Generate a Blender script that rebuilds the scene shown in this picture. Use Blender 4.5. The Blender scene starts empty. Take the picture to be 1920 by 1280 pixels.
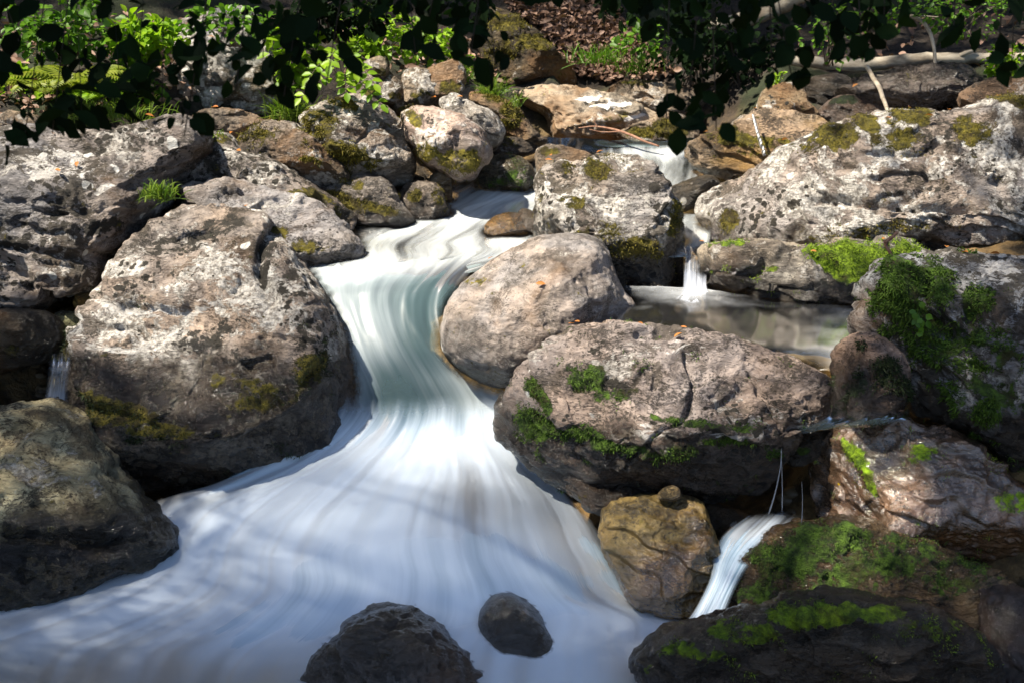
import bpy, math
import numpy as np
from mathutils import Vector

SC = bpy.context.scene
COL = SC.collection
R = math.radians
RNG = np.random.default_rng(7)

# ------------------------------------------------------------------ camera
CAM = np.array((0.0, 0.0, 2.2)); PITCH = R(18.0); FPX = 1920 * 50 / 36.0
FW = np.array((0, math.cos(PITCH), -math.sin(PITCH)))
UP = np.array((0, math.sin(PITCH), math.cos(PITCH)))
RT = np.array((1.0, 0, 0))
cd = bpy.data.cameras.new('camera'); cam = bpy.data.objects.new('camera', cd); COL.objects.link(cam)
cam.location = CAM; cam.rotation_euler = (R(90) - PITCH, 0, 0)
cd.lens = 50; cd.sensor_width = 36; cd.clip_start = 0.05; cd.clip_end = 400
cd.dof.use_dof = True; cd.dof.focus_distance = 5.3; cd.dof.aperture_fstop = 7.1
SC.camera = cam

# ------------------------------------------------------------------ sky, sun, exposure
SUND = np.array((-0.50, -0.16, 0.85)); SUND /= np.linalg.norm(SUND)
w = bpy.data.worlds.new('World'); SC.world = w; w.use_nodes = True
nt = w.node_tree; bg = nt.nodes['Background']
sky = nt.nodes.new('ShaderNodeTexSky'); sky.sky_type = 'NISHITA'; sky.sun_disc = False
sky.sun_elevation = math.asin(SUND[2]); sky.sun_rotation = math.atan2(SUND[0], SUND[1])
nt.links.new(sky.outputs[0], bg.inputs[0]); bg.inputs[1].default_value = 0.095
sl = bpy.data.lights.new('sun', 'SUN'); sun = bpy.data.objects.new('sun', sl); COL.objects.link(sun)
sl.energy = 4.6; sl.angle = R(0.9); sl.color = (1.0, 0.91, 0.77)
sun.rotation_euler = Vector(SUND).to_track_quat('Z', 'Y').to_euler()
SC.view_settings.view_transform = 'Standard'; SC.view_settings.look = 'None'
SC.view_settings.exposure = 1.45; SC.view_settings.gamma = 1.0
SC.cycles.use_denoising = True
SC.cycles.max_bounces = 6; SC.cycles.transparent_max_bounces = 16
SC.cycles.caustics_reflective = False; SC.cycles.caustics_refractive = False

# ------------------------------------------------------------------ geometry helpers
def ray(px, py):
    px = np.asarray(px, float); py = np.asarray(py, float)
    return FW + ((px - 960) / FPX)[..., None] * RT + ((640 - py) / FPX)[..., None] * UP
def at(px, py, Y):                      # world point seen at a photograph position, Y metres away
    d = ray(px, py); return CAM + d * (np.asarray(Y) / d[..., 1])[..., None]
def atz(px, py, z):                     # the same at a known height
    d = ray(px, py); return CAM + d * ((np.asarray(z) - CAM[2]) / d[..., 2])[..., None]
def to_px(P):
    q = P - CAM; d = q @ FW
    return 960 + FPX * (q @ RT) / d, 640 - FPX * (q @ UP) / d

PERM = np.random.default_rng(3).permutation(256); PERM = np.concatenate([PERM, PERM, PERM])
G = np.random.default_rng(4).normal(size=(256, 3)); G /= np.linalg.norm(G, axis=1)[:, None]
def perlin(p):
    i = np.floor(p).astype(int); f = p - i; i &= 255
    u = f * f * f * (f * (f * 6 - 15) + 10); out = 0
    for dx in (0, 1):
        wx = u[:, 0] if dx else 1 - u[:, 0]
        for dy in (0, 1):
            wy = u[:, 1] if dy else 1 - u[:, 1]
            for dz in (0, 1):
                wz = u[:, 2] if dz else 1 - u[:, 2]
                h = PERM[PERM[PERM[i[:, 0] + dx] + i[:, 1] + dy] + i[:, 2] + dz]
                g = G[h]
                out = out + wx * wy * wz * (g[:, 0] * (f[:, 0] - dx) + g[:, 1] * (f[:, 1] - dy) + g[:, 2] * (f[:, 2] - dz))
    return out * 1.6
def fbm(p, n, gain=0.5):
    s = 0; a = 1.0
    for k in range(n):
        s = s + a * perlin(p * 2.03 ** k + 17.3 * k); a *= gain
    return s
def ridged(p, n, gain=0.5):
    s = 0; a = 1.0
    for k in range(n):
        s = s + a * (1 - 2 * np.abs(perlin(p * 2.1 ** k + 9.1 * k))); a *= gain
    return s

def catmull(P, n, closed=False):
    P = np.asarray(P, float)
    Q = np.vstack([P[-1], P, P[0], P[1]]) if closed else np.vstack([2 * P[0] - P[1], P, 2 * P[-1] - P[-2]])
    out = []
    m = len(P) if closed else len(P) - 1
    for i in range(m):
        t = np.linspace(0, 1, 24, endpoint=False)[:, None]
        a, b, c, d = Q[i], Q[i + 1], Q[i + 2], Q[i + 3]
        out.append(0.5 * (2 * b + (c - a) * t + (2 * a - 5 * b + 4 * c - d) * t * t + (3 * b - a - 3 * c + d) * t ** 3))
    out = np.vstack(out + [P[:1] if closed else P[-1:]])
    s = np.concatenate([[0], np.cumsum(np.linalg.norm(np.diff(out[:, :2], axis=0), axis=1) + 1e-9)])
    q = np.linspace(0, s[-1], n, endpoint=not closed)
    return np.stack([np.interp(q, s, out[:, k]) for k in range(out.shape[1])], 1)

def sstep(a, b, x):
    t = np.clip((x - a) / (b - a), 0, 1); return t * t * (3 - 2 * t)

def mesh(name, V, F, mat=None, parent=None, attrs=None, smooth=True, uv=None, loc=None):
    V = np.asarray(V, float)
    if loc is not None: V = V - np.asarray(loc)
    me = bpy.data.meshes.new(name)
    me.vertices.add(len(V)); me.vertices.foreach_set('co', V.astype(np.float32).ravel())
    lens = [F.shape[1]] * len(F) if isinstance(F, np.ndarray) else [len(f) for f in F]
    flat = F.ravel() if isinstance(F, np.ndarray) else np.fromiter((i for f in F for i in f), int)
    me.loops.add(len(flat)); me.loops.foreach_set('vertex_index', flat.astype(np.int32))
    me.polygons.add(len(lens))
    st = np.concatenate([[0], np.cumsum(lens)[:-1]]).astype(np.int32)
    me.polygons.foreach_set('loop_start', st)
    me.polygons.foreach_set('loop_total', np.asarray(lens, np.int32))
    if smooth: me.polygons.foreach_set('use_smooth', np.ones(len(lens), bool))
    for k, a in (attrs or {}).items():
        at_ = me.attributes.new(k, 'FLOAT', 'POINT'); at_.data.foreach_set('value', np.asarray(a, np.float32))
    if uv is not None:
        l = me.uv_layers.new(name='flow'); l.data.foreach_set('uv', uv[flat].astype(np.float32).ravel())
    me.update(calc_edges=True); me.validate()
    o = bpy.data.objects.new(name, me); COL.objects.link(o)
    if mat: me.materials.append(mat)
    if loc is not None and parent is None: o.location = loc
    if parent is not None: o.parent = parent
    return o

def tag(o, label=None, cat=None, group=None, kind=None):
    for k, v in (('label', label), ('category', cat), ('group', group), ('kind', kind)):
        if v: o[k] = v
    return o
def empty(name, loc, label, cat, group=None):
    o = bpy.data.objects.new(name, None); COL.objects.link(o); o.location = loc
    return tag(o, label, cat, group)

def tubes(lines, nseg=7):               # lines: [(points, radii)]
    V, F, b = [], [], 0
    for P, rad in lines:
        P = np.asarray(P, float); n = len(P); rad = np.interp(np.linspace(0, 1, n), np.linspace(0, 1, len(rad)), rad)
        T = np.gradient(P, axis=0); T /= np.linalg.norm(T, axis=1)[:, None] + 1e-9
        ref = np.array((0.13, 0.21, 0.97)) if abs(T[0, 2]) < 0.9 else np.array((1.0, 0, 0))
        A = np.cross(T, ref); A /= np.linalg.norm(A, axis=1)[:, None] + 1e-9; B = np.cross(T, A)
        th = np.linspace(0, 2 * math.pi, nseg, endpoint=False)
        ringv = P[:, None] + rad[:, None, None] * (np.cos(th)[None, :, None] * A[:, None] + np.sin(th)[None, :, None] * B[:, None])
        V.append(ringv.reshape(-1, 3))
        for i in range(n - 1):
            for k in range(nseg):
                k2 = (k + 1) % nseg
                F.append((b + i * nseg + k, b + i * nseg + k2, b + (i + 1) * nseg + k2, b + (i + 1) * nseg + k))
        F.append(tuple(b + k for k in range(nseg))[::-1]); F.append(tuple(b + (n - 1) * nseg + k for k in range(nseg)))
        b += n * nseg
    return np.vstack(V), F

LEAFP = np.array([(0, 0, 0), (.3, .8, .10), (.3, 0, 0), (.3, -.8, .10), (.62, .9, .09), (.62, 0, -.02), (.62, -.9, .09), (.86, .42, .0), (.86, -.42, .0), (1, 0, -.1)])
LEAFF = [(0, 2, 1), (0, 3, 2), (1, 2, 5, 4), (2, 3, 6, 5), (4, 5, 9, 7), (5, 6, 8, 9)]
def leaves(P, D, N, L, Wd):             # arrays: base point, direction, face normal, length, half width
    P, D, N = (np.asarray(x, float) for x in (P, D, N))
    D = D / (np.linalg.norm(D, axis=1)[:, None] + 1e-9)
    S = np.cross(N, D); S /= np.linalg.norm(S, axis=1)[:, None] + 1e-9; N = np.cross(D, S)
    L = np.broadcast_to(np.asarray(L, float), len(P))[:, None, None]; Wd = np.broadcast_to(np.asarray(Wd, float), len(P))[:, None, None]
    T = LEAFP[None]
    V = P[:, None] + T[..., 0:1] * L * D[:, None] + T[..., 1:2] * Wd * S[:, None] + T[..., 2:3] * L * N[:, None]
    n = len(P); base = np.arange(n) * 10
    F = []
    for f in LEAFF: F.append((base[:, None] + np.array(f)[None]))
    quads = [f for f in F if f.shape[1] == 4]; tris = [f for f in F if f.shape[1] == 3]
    FL = [tuple(r) for f in tris for r in f.tolist()] + [tuple(r) for f in quads for r in f.tolist()]
    return V.reshape(-1, 3), FL, np.repeat(RNG.random(n), 10)
def blades(P, D, L, Wd, droop=0.3):     # thin tapering curved blades, 7 vertices each
    P, D = np.asarray(P, float), np.asarray(D, float); n = len(P)
    D = D / np.linalg.norm(D, axis=1)[:, None]
    S = np.cross(D, RNG.normal(size=(n, 3))); S /= np.linalg.norm(S, axis=1)[:, None]
    L = np.broadcast_to(np.asarray(L, float), n)[:, None]; Wd = np.broadcast_to(np.asarray(Wd, float), n)[:, None]
    rows = []
    for t, wf in ((0, .8), (.4, 1), (.75, .7)):
        c = P + D * L * t + np.array((0, 0, -1.0)) * L * droop * t * t
        rows += [c - S * Wd * wf, c + S * Wd * wf]
    rows.append(P + D * L - np.array((0, 0, 1.0)) * L * droop)
    V = np.stack(rows, 1); b = (np.arange(n) * 7)[:, None]
    F = [tuple(r) for r in np.vstack([b + [0, 1, 3, 2], b + [2, 3, 5, 4]]).tolist()] + [tuple(r) for r in (b + [4, 5, 6]).tolist()]
    return V.reshape(-1, 3), F, np.repeat(RNG.random(n), 7)
def merge(parts):
    V, F, A, b = [], [], [], 0
    for v, f, a in parts:
        V.append(v); F += [tuple(i + b for i in q) for q in f]; A.append(a); b += len(v)
    return np.vstack(V), F, np.concatenate(A)

# ------------------------------------------------------------------ material helpers
class NT:
    def __init__(s, name):
        s.m = bpy.data.materials.new(name); s.m.use_nodes = True; s.t = s.m.node_tree; s.t.nodes.clear()
    def n(s, typ, ins=None, **kw):
        nd = s.t.nodes.new('ShaderNode' + typ)
        for k, v in kw.items(): setattr(nd, k, v)
        for k, v in (ins or {}).items():
            if isinstance(v, bpy.types.NodeSocket): s.t.links.new(v, nd.inputs[k])
            else: nd.inputs[k].default_value = v
        return nd
    def math(s, op, a, b=0.0, c=0.0, clamp=False): return s.n('Math', {0: a, 1: b, 2: c}, operation=op, use_clamp=clamp).outputs[0]
    def step(s, x, a, b): return s.n('MapRange', {0: x, 1: a, 2: b, 3: 0.0, 4: 1.0}, interpolation_type='SMOOTHSTEP').outputs[0]
    def mix(s, f, a, b, mode='MIX'):
        nd = s.t.nodes.new('ShaderNodeMix'); nd.data_type = 'RGBA'; nd.blend_type = mode
        for k, v in ((0, f), (6, a), (7, b)):
            if isinstance(v, bpy.types.NodeSocket): s.t.links.new(v, nd.inputs[k])
            else: nd.inputs[k].default_value = v if not isinstance(v, tuple) or len(v) == 4 else (*v, 1)
        return nd.outputs[2]
    def noise(s, v, scale, detail=6, rough=.55, dist=0.0, out=0):
        return s.n('TexNoise', {'Vector': v, 'Scale': scale, 'Detail': detail, 'Roughness': rough, 'Distortion': dist}).outputs[out]
    def vmul(s, v, sc, rot=(0, 0, 0), loc=(0, 0, 0)): return s.n('Mapping', {0: v, 1: loc, 2: rot, 3: sc}).outputs[0]
    def attr(s, name): return s.n('Attribute', attribute_name=name).outputs['Fac']
    def out(s, sh, disp=None):
        o = s.n('OutputMaterial', {'Surface': sh}); return s.m

def c4(c): return (*c, 1.0)
MOSSG = dict(olive=((.035, .032, .006), (.23, .19, .02)), green=((.018, .036, .005), (.12, .22, .02)), dark=((.010, .016, .006), (.035, .055, .014)), bright=((.05, .09, .006), (.32, .48, .02)))

def rock_mat(name, a=(.36, .33, .30), b=(.17, .155, .14), lichen=.5, white=.3, spots=.4, stain=.15, mossc='olive', rough=.75,
             scale=1.0, strata=(0.3, 0.2, 0.1), squash=4.0, bump=.95, seed=0.0, spec=.4, speck=.75, stainc=(.20, .10, .035), wetk=.15, coat=.3):
    t = NT(name)
    co = t.n('VectorMath', {0: t.n('TexCoord').outputs['Object'], 1: (seed * 3.7, seed * 1.9, seed * 5.1)}, operation='ADD').outputs[0]
    warp = t.n('VectorMath', {0: co, 1: t.n('VectorMath', {0: t.noise(co, 5 * scale, 4, out=1), 3: .10}, operation='SCALE').outputs[0]}, operation='ADD').outputs[0]
    st = t.vmul(warp, (1, 1, squash), rot=strata)
    n1 = t.noise(co, 2.6 * scale, 8, .62, .3)
    n2 = t.noise(st, 5 * scale, 10, .68, .6)
    n3 = t.noise(co, 38 * scale, 6, .7)
    n4 = t.noise(st, 24 * scale, 6, .7, .4)
    f = t.math('ADD', t.math('MULTIPLY', n1, .45), t.math('MULTIPLY', n2, .55))
    a = tuple(x * .90 for x in a); b = tuple(x * .60 for x in b)
    col = t.mix(t.step(f, .40, .60), c4(b), c4(a))
    col = t.mix(t.math('MULTIPLY', t.step(n4, .56, .72), speck), col, c4(tuple(x * .33 for x in b)))
    col = t.mix(t.math('MULTIPLY', t.step(n3, .55, .70), speck * .8), col, c4(tuple(min(.62, x * 1.45) for x in a)))
    n5 = t.noise(t.vmul(warp, (1, 1, 1 + squash * .35), rot=strata), 62 * scale, 4, .75); n6 = t.noise(co, 7 * scale, 6, .65)
    pit = t.math('MULTIPLY', t.step(t.math('ADD', n5, t.math('MULTIPLY', t.math('SUBTRACT', n6, .5), .9)), .56, .63), speck)
    col = t.mix(pit, col, (.022, .019, .016, 1))
    hue = t.noise(co, 2.1 * scale, 4, .55, .4, out=1)
    col = t.mix(.75, col, t.mix(t.step(t.n('SeparateColor', {0: hue}).outputs[1], .42, .60), (1.08, .96, .85, 1), (.96, .98, 1.02, 1)), 'MULTIPLY')
    blot = t.step(t.math('ADD', t.noise(warp, 3.6 * scale, 9, .72, .4), t.math('MULTIPLY', t.math('SUBTRACT', n5, .5), .25)), .548 - .06 * spots, .578 - .06 * spots)
    col = t.mix(t.math('MULTIPLY', blot, min(1, .35 + spots)), col, t.mix(n3, (.012, .010, .007, 1), (.075, .058, .035, 1)))
    ns = t.noise(co, 1.7 * scale, 6, .6, .5)
    col = t.mix(t.math('MULTIPLY', t.step(ns, .50, .66), min(1, stain * 2)), col, c4(stainc))
    # pale crust lichen
    nl = t.noise(warp, 4.2 * scale, 12, .74, .2)
    lm = t.math('MULTIPLY', t.step(nl, .62 - .17 * lichen, .655 - .17 * lichen), min(1, .35 + lichen))
    lcol = t.mix(t.step(t.noise(co, 45 * scale, 5, .7), .38, .6), (.21, .19, .165, 1), (.66, .625, .57, 1))
    col = t.mix(lm, col, lcol)
    vw = t.n('TexVoronoi', {'Vector': warp, 'Scale': 9 * scale, 'Randomness': 1.0})
    wm = t.math('MULTIPLY', t.math('SUBTRACT', 1.0, t.step(vw.outputs['Distance'], .16, .22)), t.math('GREATER_THAN', t.n('SeparateColor', {0: vw.outputs['Color']}).outputs[0], 1 - white * .5))
    col = t.mix(wm, col, (.66, .65, .61, 1))
    # black spot lichen, and dark patches that partly paint shade
    vs = t.n('TexVoronoi', {'Vector': t.n('VectorMath', {0: co, 1: t.n('VectorMath', {0: t.noise(co, 30 * scale, 3, out=1), 3: .035}, operation='SCALE').outputs[0]}, operation='ADD').outputs[0], 'Scale': 24 * scale})
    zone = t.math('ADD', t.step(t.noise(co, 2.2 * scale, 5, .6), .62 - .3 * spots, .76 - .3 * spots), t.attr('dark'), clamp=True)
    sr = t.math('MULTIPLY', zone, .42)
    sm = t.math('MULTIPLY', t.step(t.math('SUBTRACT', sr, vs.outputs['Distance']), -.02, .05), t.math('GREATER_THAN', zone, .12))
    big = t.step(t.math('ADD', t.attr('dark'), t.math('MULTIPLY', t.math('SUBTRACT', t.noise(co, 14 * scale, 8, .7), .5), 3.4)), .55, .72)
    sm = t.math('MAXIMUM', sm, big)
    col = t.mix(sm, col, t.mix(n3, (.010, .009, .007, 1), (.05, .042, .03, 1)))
    # pale veins and patches painted as an attribute
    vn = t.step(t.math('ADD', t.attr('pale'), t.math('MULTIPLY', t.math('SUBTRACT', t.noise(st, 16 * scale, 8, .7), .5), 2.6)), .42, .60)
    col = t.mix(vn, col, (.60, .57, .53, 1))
    # moss
    mo = t.step(t.math('ADD', t.attr('moss'), t.math('MULTIPLY', t.math('SUBTRACT', t.noise(co, 11 * scale, 10, .72), .5), 3.4)), .40, .62)
    m0, m1 = MOSSG[mossc]
    mcol = t.mix(t.step(t.noise(co, 26, 8, .7), .35, .68), c4(m0), c4(m1))
    mcol = t.mix(t.math('MULTIPLY', t.step(t.noise(co, 9, 5, .65), .50, .62), .75), mcol, (.05, .034, .012, 1))
    wet = t.attr('wet')
    wf = t.math('MULTIPLY', wet, t.math('SUBTRACT', 1.0, mo))
    colw = t.mix(1.0, col, c4((wetk, wetk * .86, wetk * .68)), 'MULTIPLY')
    col = t.mix(wf, col, colw)
    col = t.mix(mo, col, mcol)
    rg = t.math('ADD', rough, t.math('MULTIPLY', t.math('SUBTRACT', n3, .5), .25))
    rg = t.n('MapRange', {0: wf, 1: 0.0, 2: 1.0, 3: rg, 4: .17}).outputs[0]
    rg = t.n('MapRange', {0: mo, 1: 0.0, 2: 1.0, 3: rg, 4: .95}).outputs[0]
    h = t.math('ADD', t.math('MULTIPLY', n2, .9), t.math('MULTIPLY', n4, .45))
    h = t.math('ADD', h, t.math('MULTIPLY', n3, .28))
    h = t.math('ADD', h, t.math('MULTIPLY', lm, .06)); h = t.math('SUBTRACT', h, t.math('MULTIPLY', pit, .25))
    h = t.math('ADD', h, t.math('MULTIPLY', sm, .06))
    h = t.math('ADD', h, t.math('MULTIPLY', mo, t.math('ADD', .2, t.math('MULTIPLY', t.noise(co, 70, 5, .7), .8))))
    bp = t.n('Bump', {'Strength': bump, 'Distance': .05 / scale, 'Height': h})
    p = t.n('BsdfPrincipled', {'Base Color': col, 'Roughness': rg, 'Normal': bp.outputs[0], 'Coat Weight': t.math('MULTIPLY', wf, coat), 'Coat Roughness': .10, 'Coat Normal': t.n('Bump', {'Strength': bump * .8, 'Distance': .03 / scale, 'Height': n2}).outputs[0], 'Coat IOR': 1.6, 'Specular IOR Level': t.n('MapRange', {0: wf, 1: 0.0, 2: 1.0, 3: spec, 4: .5 + .4 * (coat > .3)}).outputs[0]})
    return t.out(p.outputs[0])

def leaf_mat(name, c0, c1, trans=.45, rough=.45, spec=.35):
    t = NT(name); r = t.attr('rnd')
    co = t.n('TexCoord').outputs['Object']
    col = t.mix(r, c4(c0), c4(c1)); col = t.mix(t.math('MULTIPLY', t.noise(co, 9, 3), .5), col, c4(tuple(x * .6 for x in c0)))
    d = t.n('BsdfPrincipled', {'Base Color': col, 'Roughness': rough, 'Specular IOR Level': spec})
    tr = t.n('BsdfTranslucent', {'Color': t.mix(1.0, col, (1.0, 1.1, .5, 1), 'MULTIPLY')})
    return t.out(t.n('MixShader', {0: trans, 1: d.outputs[0], 2: tr.outputs[0]}).outputs[0])
def plain_mat(name, c0, c1, scale=20, rough=.8, stretch=(1, 1, 1), bump=.5):
    t = NT(name); co = t.vmul(t.n('TexCoord').outputs['Object'], stretch)
    n = t.noise(co, scale, 8, .65)
    bp = t.n('Bump', {'Strength': bump, 'Distance': .01, 'Height': n})
    p = t.n('BsdfPrincipled', {'Base Color': t.mix(t.step(n, .35, .65), c4(c0), c4(c1)), 'Roughness': rough, 'Normal': bp.outputs[0]})
    return t.out(p.outputs[0])

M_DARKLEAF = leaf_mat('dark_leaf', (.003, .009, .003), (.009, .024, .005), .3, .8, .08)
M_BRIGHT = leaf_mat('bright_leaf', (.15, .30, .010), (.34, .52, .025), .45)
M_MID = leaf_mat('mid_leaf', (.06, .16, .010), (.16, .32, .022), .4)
M_YELLOW = leaf_mat('yellow_fern', (.16, .22, .02), (.30, .33, .04), .45)
M_GRASS = leaf_mat('grass_blade', (.08, .17, .015), (.26, .34, .06), .4)
M_MOSSB = {k: leaf_mat('moss_' + k, tuple(x * 1.1 for x in v[0]), tuple(x * 1.1 for x in v[1]), .25, .8) for k, v in MOSSG.items()}
M_BARK = plain_mat('bark', (.05, .038, .028), (.14, .11, .085), 18, .9, (1, 1, .3))
M_DTWIG = plain_mat('dark_twig', (.006, .005, .004), (.02, .016, .012), 30)
M_LOG = plain_mat('pale_log', (.16, .13, .095), (.42, .37, .29), 14, .85, (.4, 1, 1))
M_TWIG = plain_mat('red_twig', (.20, .09, .05), (.36, .2, .13), 30)
M_LITTER = leaf_mat('dead_leaf', (.12, .065, .04), (.42, .27, .20), .1, .6)
M_STEEL = None

# ------------------------------------------------------------------ ground
GC = []
def gp(px, py, Y, dz=0.0):
    p = at(px, py, Y); GC.append((p[0], p[1], p[2] + dz))
for px, py, Y in ((0, 215, 7.1), (200, 180, 7.3), (420, 170, 7.6), (560, 165, 7.8), (750, 150, 8.3), (900, 150, 8.7), (1040, 150, 9.0), (1180, 140, 9.1), (1300, 140, 9.1), (1450, 130, 8.7),
                  (1700, 110, 8.5), (1900, 140, 8.1), (2300, 100, 8.0), (0, 60, 8.0), (300, 30, 8.4), (600, 40, 8.9), (900, 60, 9.6), (1100, 40, 10.0), (1400, 40, 9.8), (1700, 30, 9.3), (1950, 40, 8.9),
                  (-400, 150, 7.2)):
    gp(px, py, Y)
for x, y, z in ((-6, 16, 8), (0, 16, 6.6), (6, 16, 8), (-8, 9, 5), (8, 9, 5), (-7, 5, 3.0), (7, 5, 3.2), (-5, 3, 1.5), (5, 3, 1.6), (-3.4, 5.5, 1.0), (3.6, 5.5, 1.2), (-3.3, 4.0, .6), (3.4, 4.0, .6),
                (0, 2.5, -.75), (-1.5, 2.8, -.7), (1.6, 2.8, -.6), (0, 0, -.9), (-4, 0, .3), (4, 0, .3), (-12, 26, 17), (0, 26, 15), (12, 26, 17), (-14, 0, 7), (14, 0, 7), (0, -8, -1.6), (-12, -8, 4), (12, -8, 4)):
    GC.append((x, y, z))
for px, py, z in ((1100, 262, .58), (1250, 300, .52), (900, 300, .55), (860, 350, .5), (760, 405, .44), (1000, 420, .42), (1300, 420, .40), (650, 450, .40), (800, 480, .38), (620, 500, .35), (1000, 500, .34),
                  (700, 600, .05), (780, 600, .05), (750, 700, -.15), (750, 800, -.28), (900, 800, -.3), (1400, 580, .27), (1250, 600, .27), (1580, 640, .28), (1540, 790, .12), (1620, 770, .14),
                  (600, 900, -.42), (850, 950, -.4), (1050, 950, -.4), (400, 1050, -.55), (800, 1100, -.55), (1120, 1100, -.55), (300, 1200, -.6), (800, 1250, -.6), (1200, 1250, -.6),
                  (100, 700, .0), (100, 800, -.15), (60, 640, .15), (1390, 1000, -.32), (1450, 930, -.25), (1800, 1050, -.2), (1900, 900, .1), (1500, 1250, -.6), (1850, 1250, -.5), (100, 1100, -.5), (300, 700, .0), (200, 450, .5)):
    p = atz(px, py, z); GC.append(tuple(p))
GC = np.array(GC)
_d = np.linalg.norm(GC[:, None, :2] - GC[None, :, :2], axis=2)
_n = len(GC); _A = np.zeros((_n + 3, _n + 3)); _A[:_n, :_n] = _d + np.eye(_n) * .02; _A[:_n, _n] = 1; _A[:_n, _n + 1:] = GC[:, :2]; _A[_n:, :_n] = _A[:_n, _n:].T
_w = np.linalg.solve(_A, np.concatenate([GC[:, 2], [0, 0, 0]]))
def ground_z(xy):
    xy = np.asarray(xy, float); out = np.empty(len(xy))
    for i in range(0, len(xy), 20000):
        q = xy[i:i + 20000]; d = np.linalg.norm(q[:, None] - GC[None, :, :2], axis=2)
        out[i:i + 20000] = d @ _w[:_n] + _w[_n] + q @ _w[_n + 1:]
    return out
def axis(lo, a, b, hi, st, far):
    return np.unique(np.concatenate([np.linspace(lo, a, far), np.arange(a, b, st), np.linspace(b, hi, far)]))
gx = axis(-30, -4, 4, 30, .03, 24); gy = axis(-12, 3, 11.5, 40, .03, 24)
X, Yg = np.meshgrid(gx, gy); xy = np.stack([X.ravel(), Yg.ravel()], 1); z = ground_z(xy)
q = np.stack([xy[:, 0], xy[:, 1], z], 1)
z = z + .05 * fbm(q * 1.8, 3) + .03 * ridged(q * 5, 3) * 0.6 - .02
gv = np.stack([xy[:, 0], xy[:, 1], z], 1)
ni, nj = len(gy), len(gx); idx = np.arange(ni * nj).reshape(ni, nj)
gf = np.stack([idx[:-1, :-1], idx[:-1, 1:], idx[1:, 1:], idx[1:, :-1]], -1).reshape(-1, 4)
def ground_mat():
    t = NT('forest_floor'); co = t.n('TexCoord').outputs['Object']
    n1 = t.noise(co, 1.5, 6); n2 = t.noise(co, 18, 8, .7); n3 = t.noise(co, 60, 5, .7)
    col = t.mix(t.step(n2, .35, .65), (.006, .005, .004, 1), (.04, .028, .019, 1))
    col = t.mix(t.math('MULTIPLY', t.step(n3, .55, .66), .7), col, (.10, .07, .05, 1))
    col = t.mix(t.math('MULTIPLY', t.step(n1, .48, .6), .8), col, t.mix(n2, (.008, .014, .004, 1), (.028, .045, .008, 1)))
    z = t.n('SeparateXYZ', {0: co}).outputs[2]
    wetm = t.math('SUBTRACT', 1.0, t.step(z, .55, .95))
    bed = t.mix(t.step(t.noise(co, 6, 8, .65), .4, .62), (.04, .026, .01, 1), (.25, .155, .06, 1))
    col = t.mix(wetm, col, bed)
    bp = t.n('Bump', {'Strength': .9, 'Distance': .03, 'Height': t.math('ADD', n2, t.math('MULTIPLY', n3, .5))})
    p = t.n('BsdfPrincipled', {'Base Color': col, 'Roughness': t.n('MapRange', {0: wetm, 3: .9, 4: .4}).outputs[0], 'Normal': bp.outputs[0]})
    return t.out(p.outputs[0])
tag(mesh('ground', gv, gf, ground_mat()), kind='structure')

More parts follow.
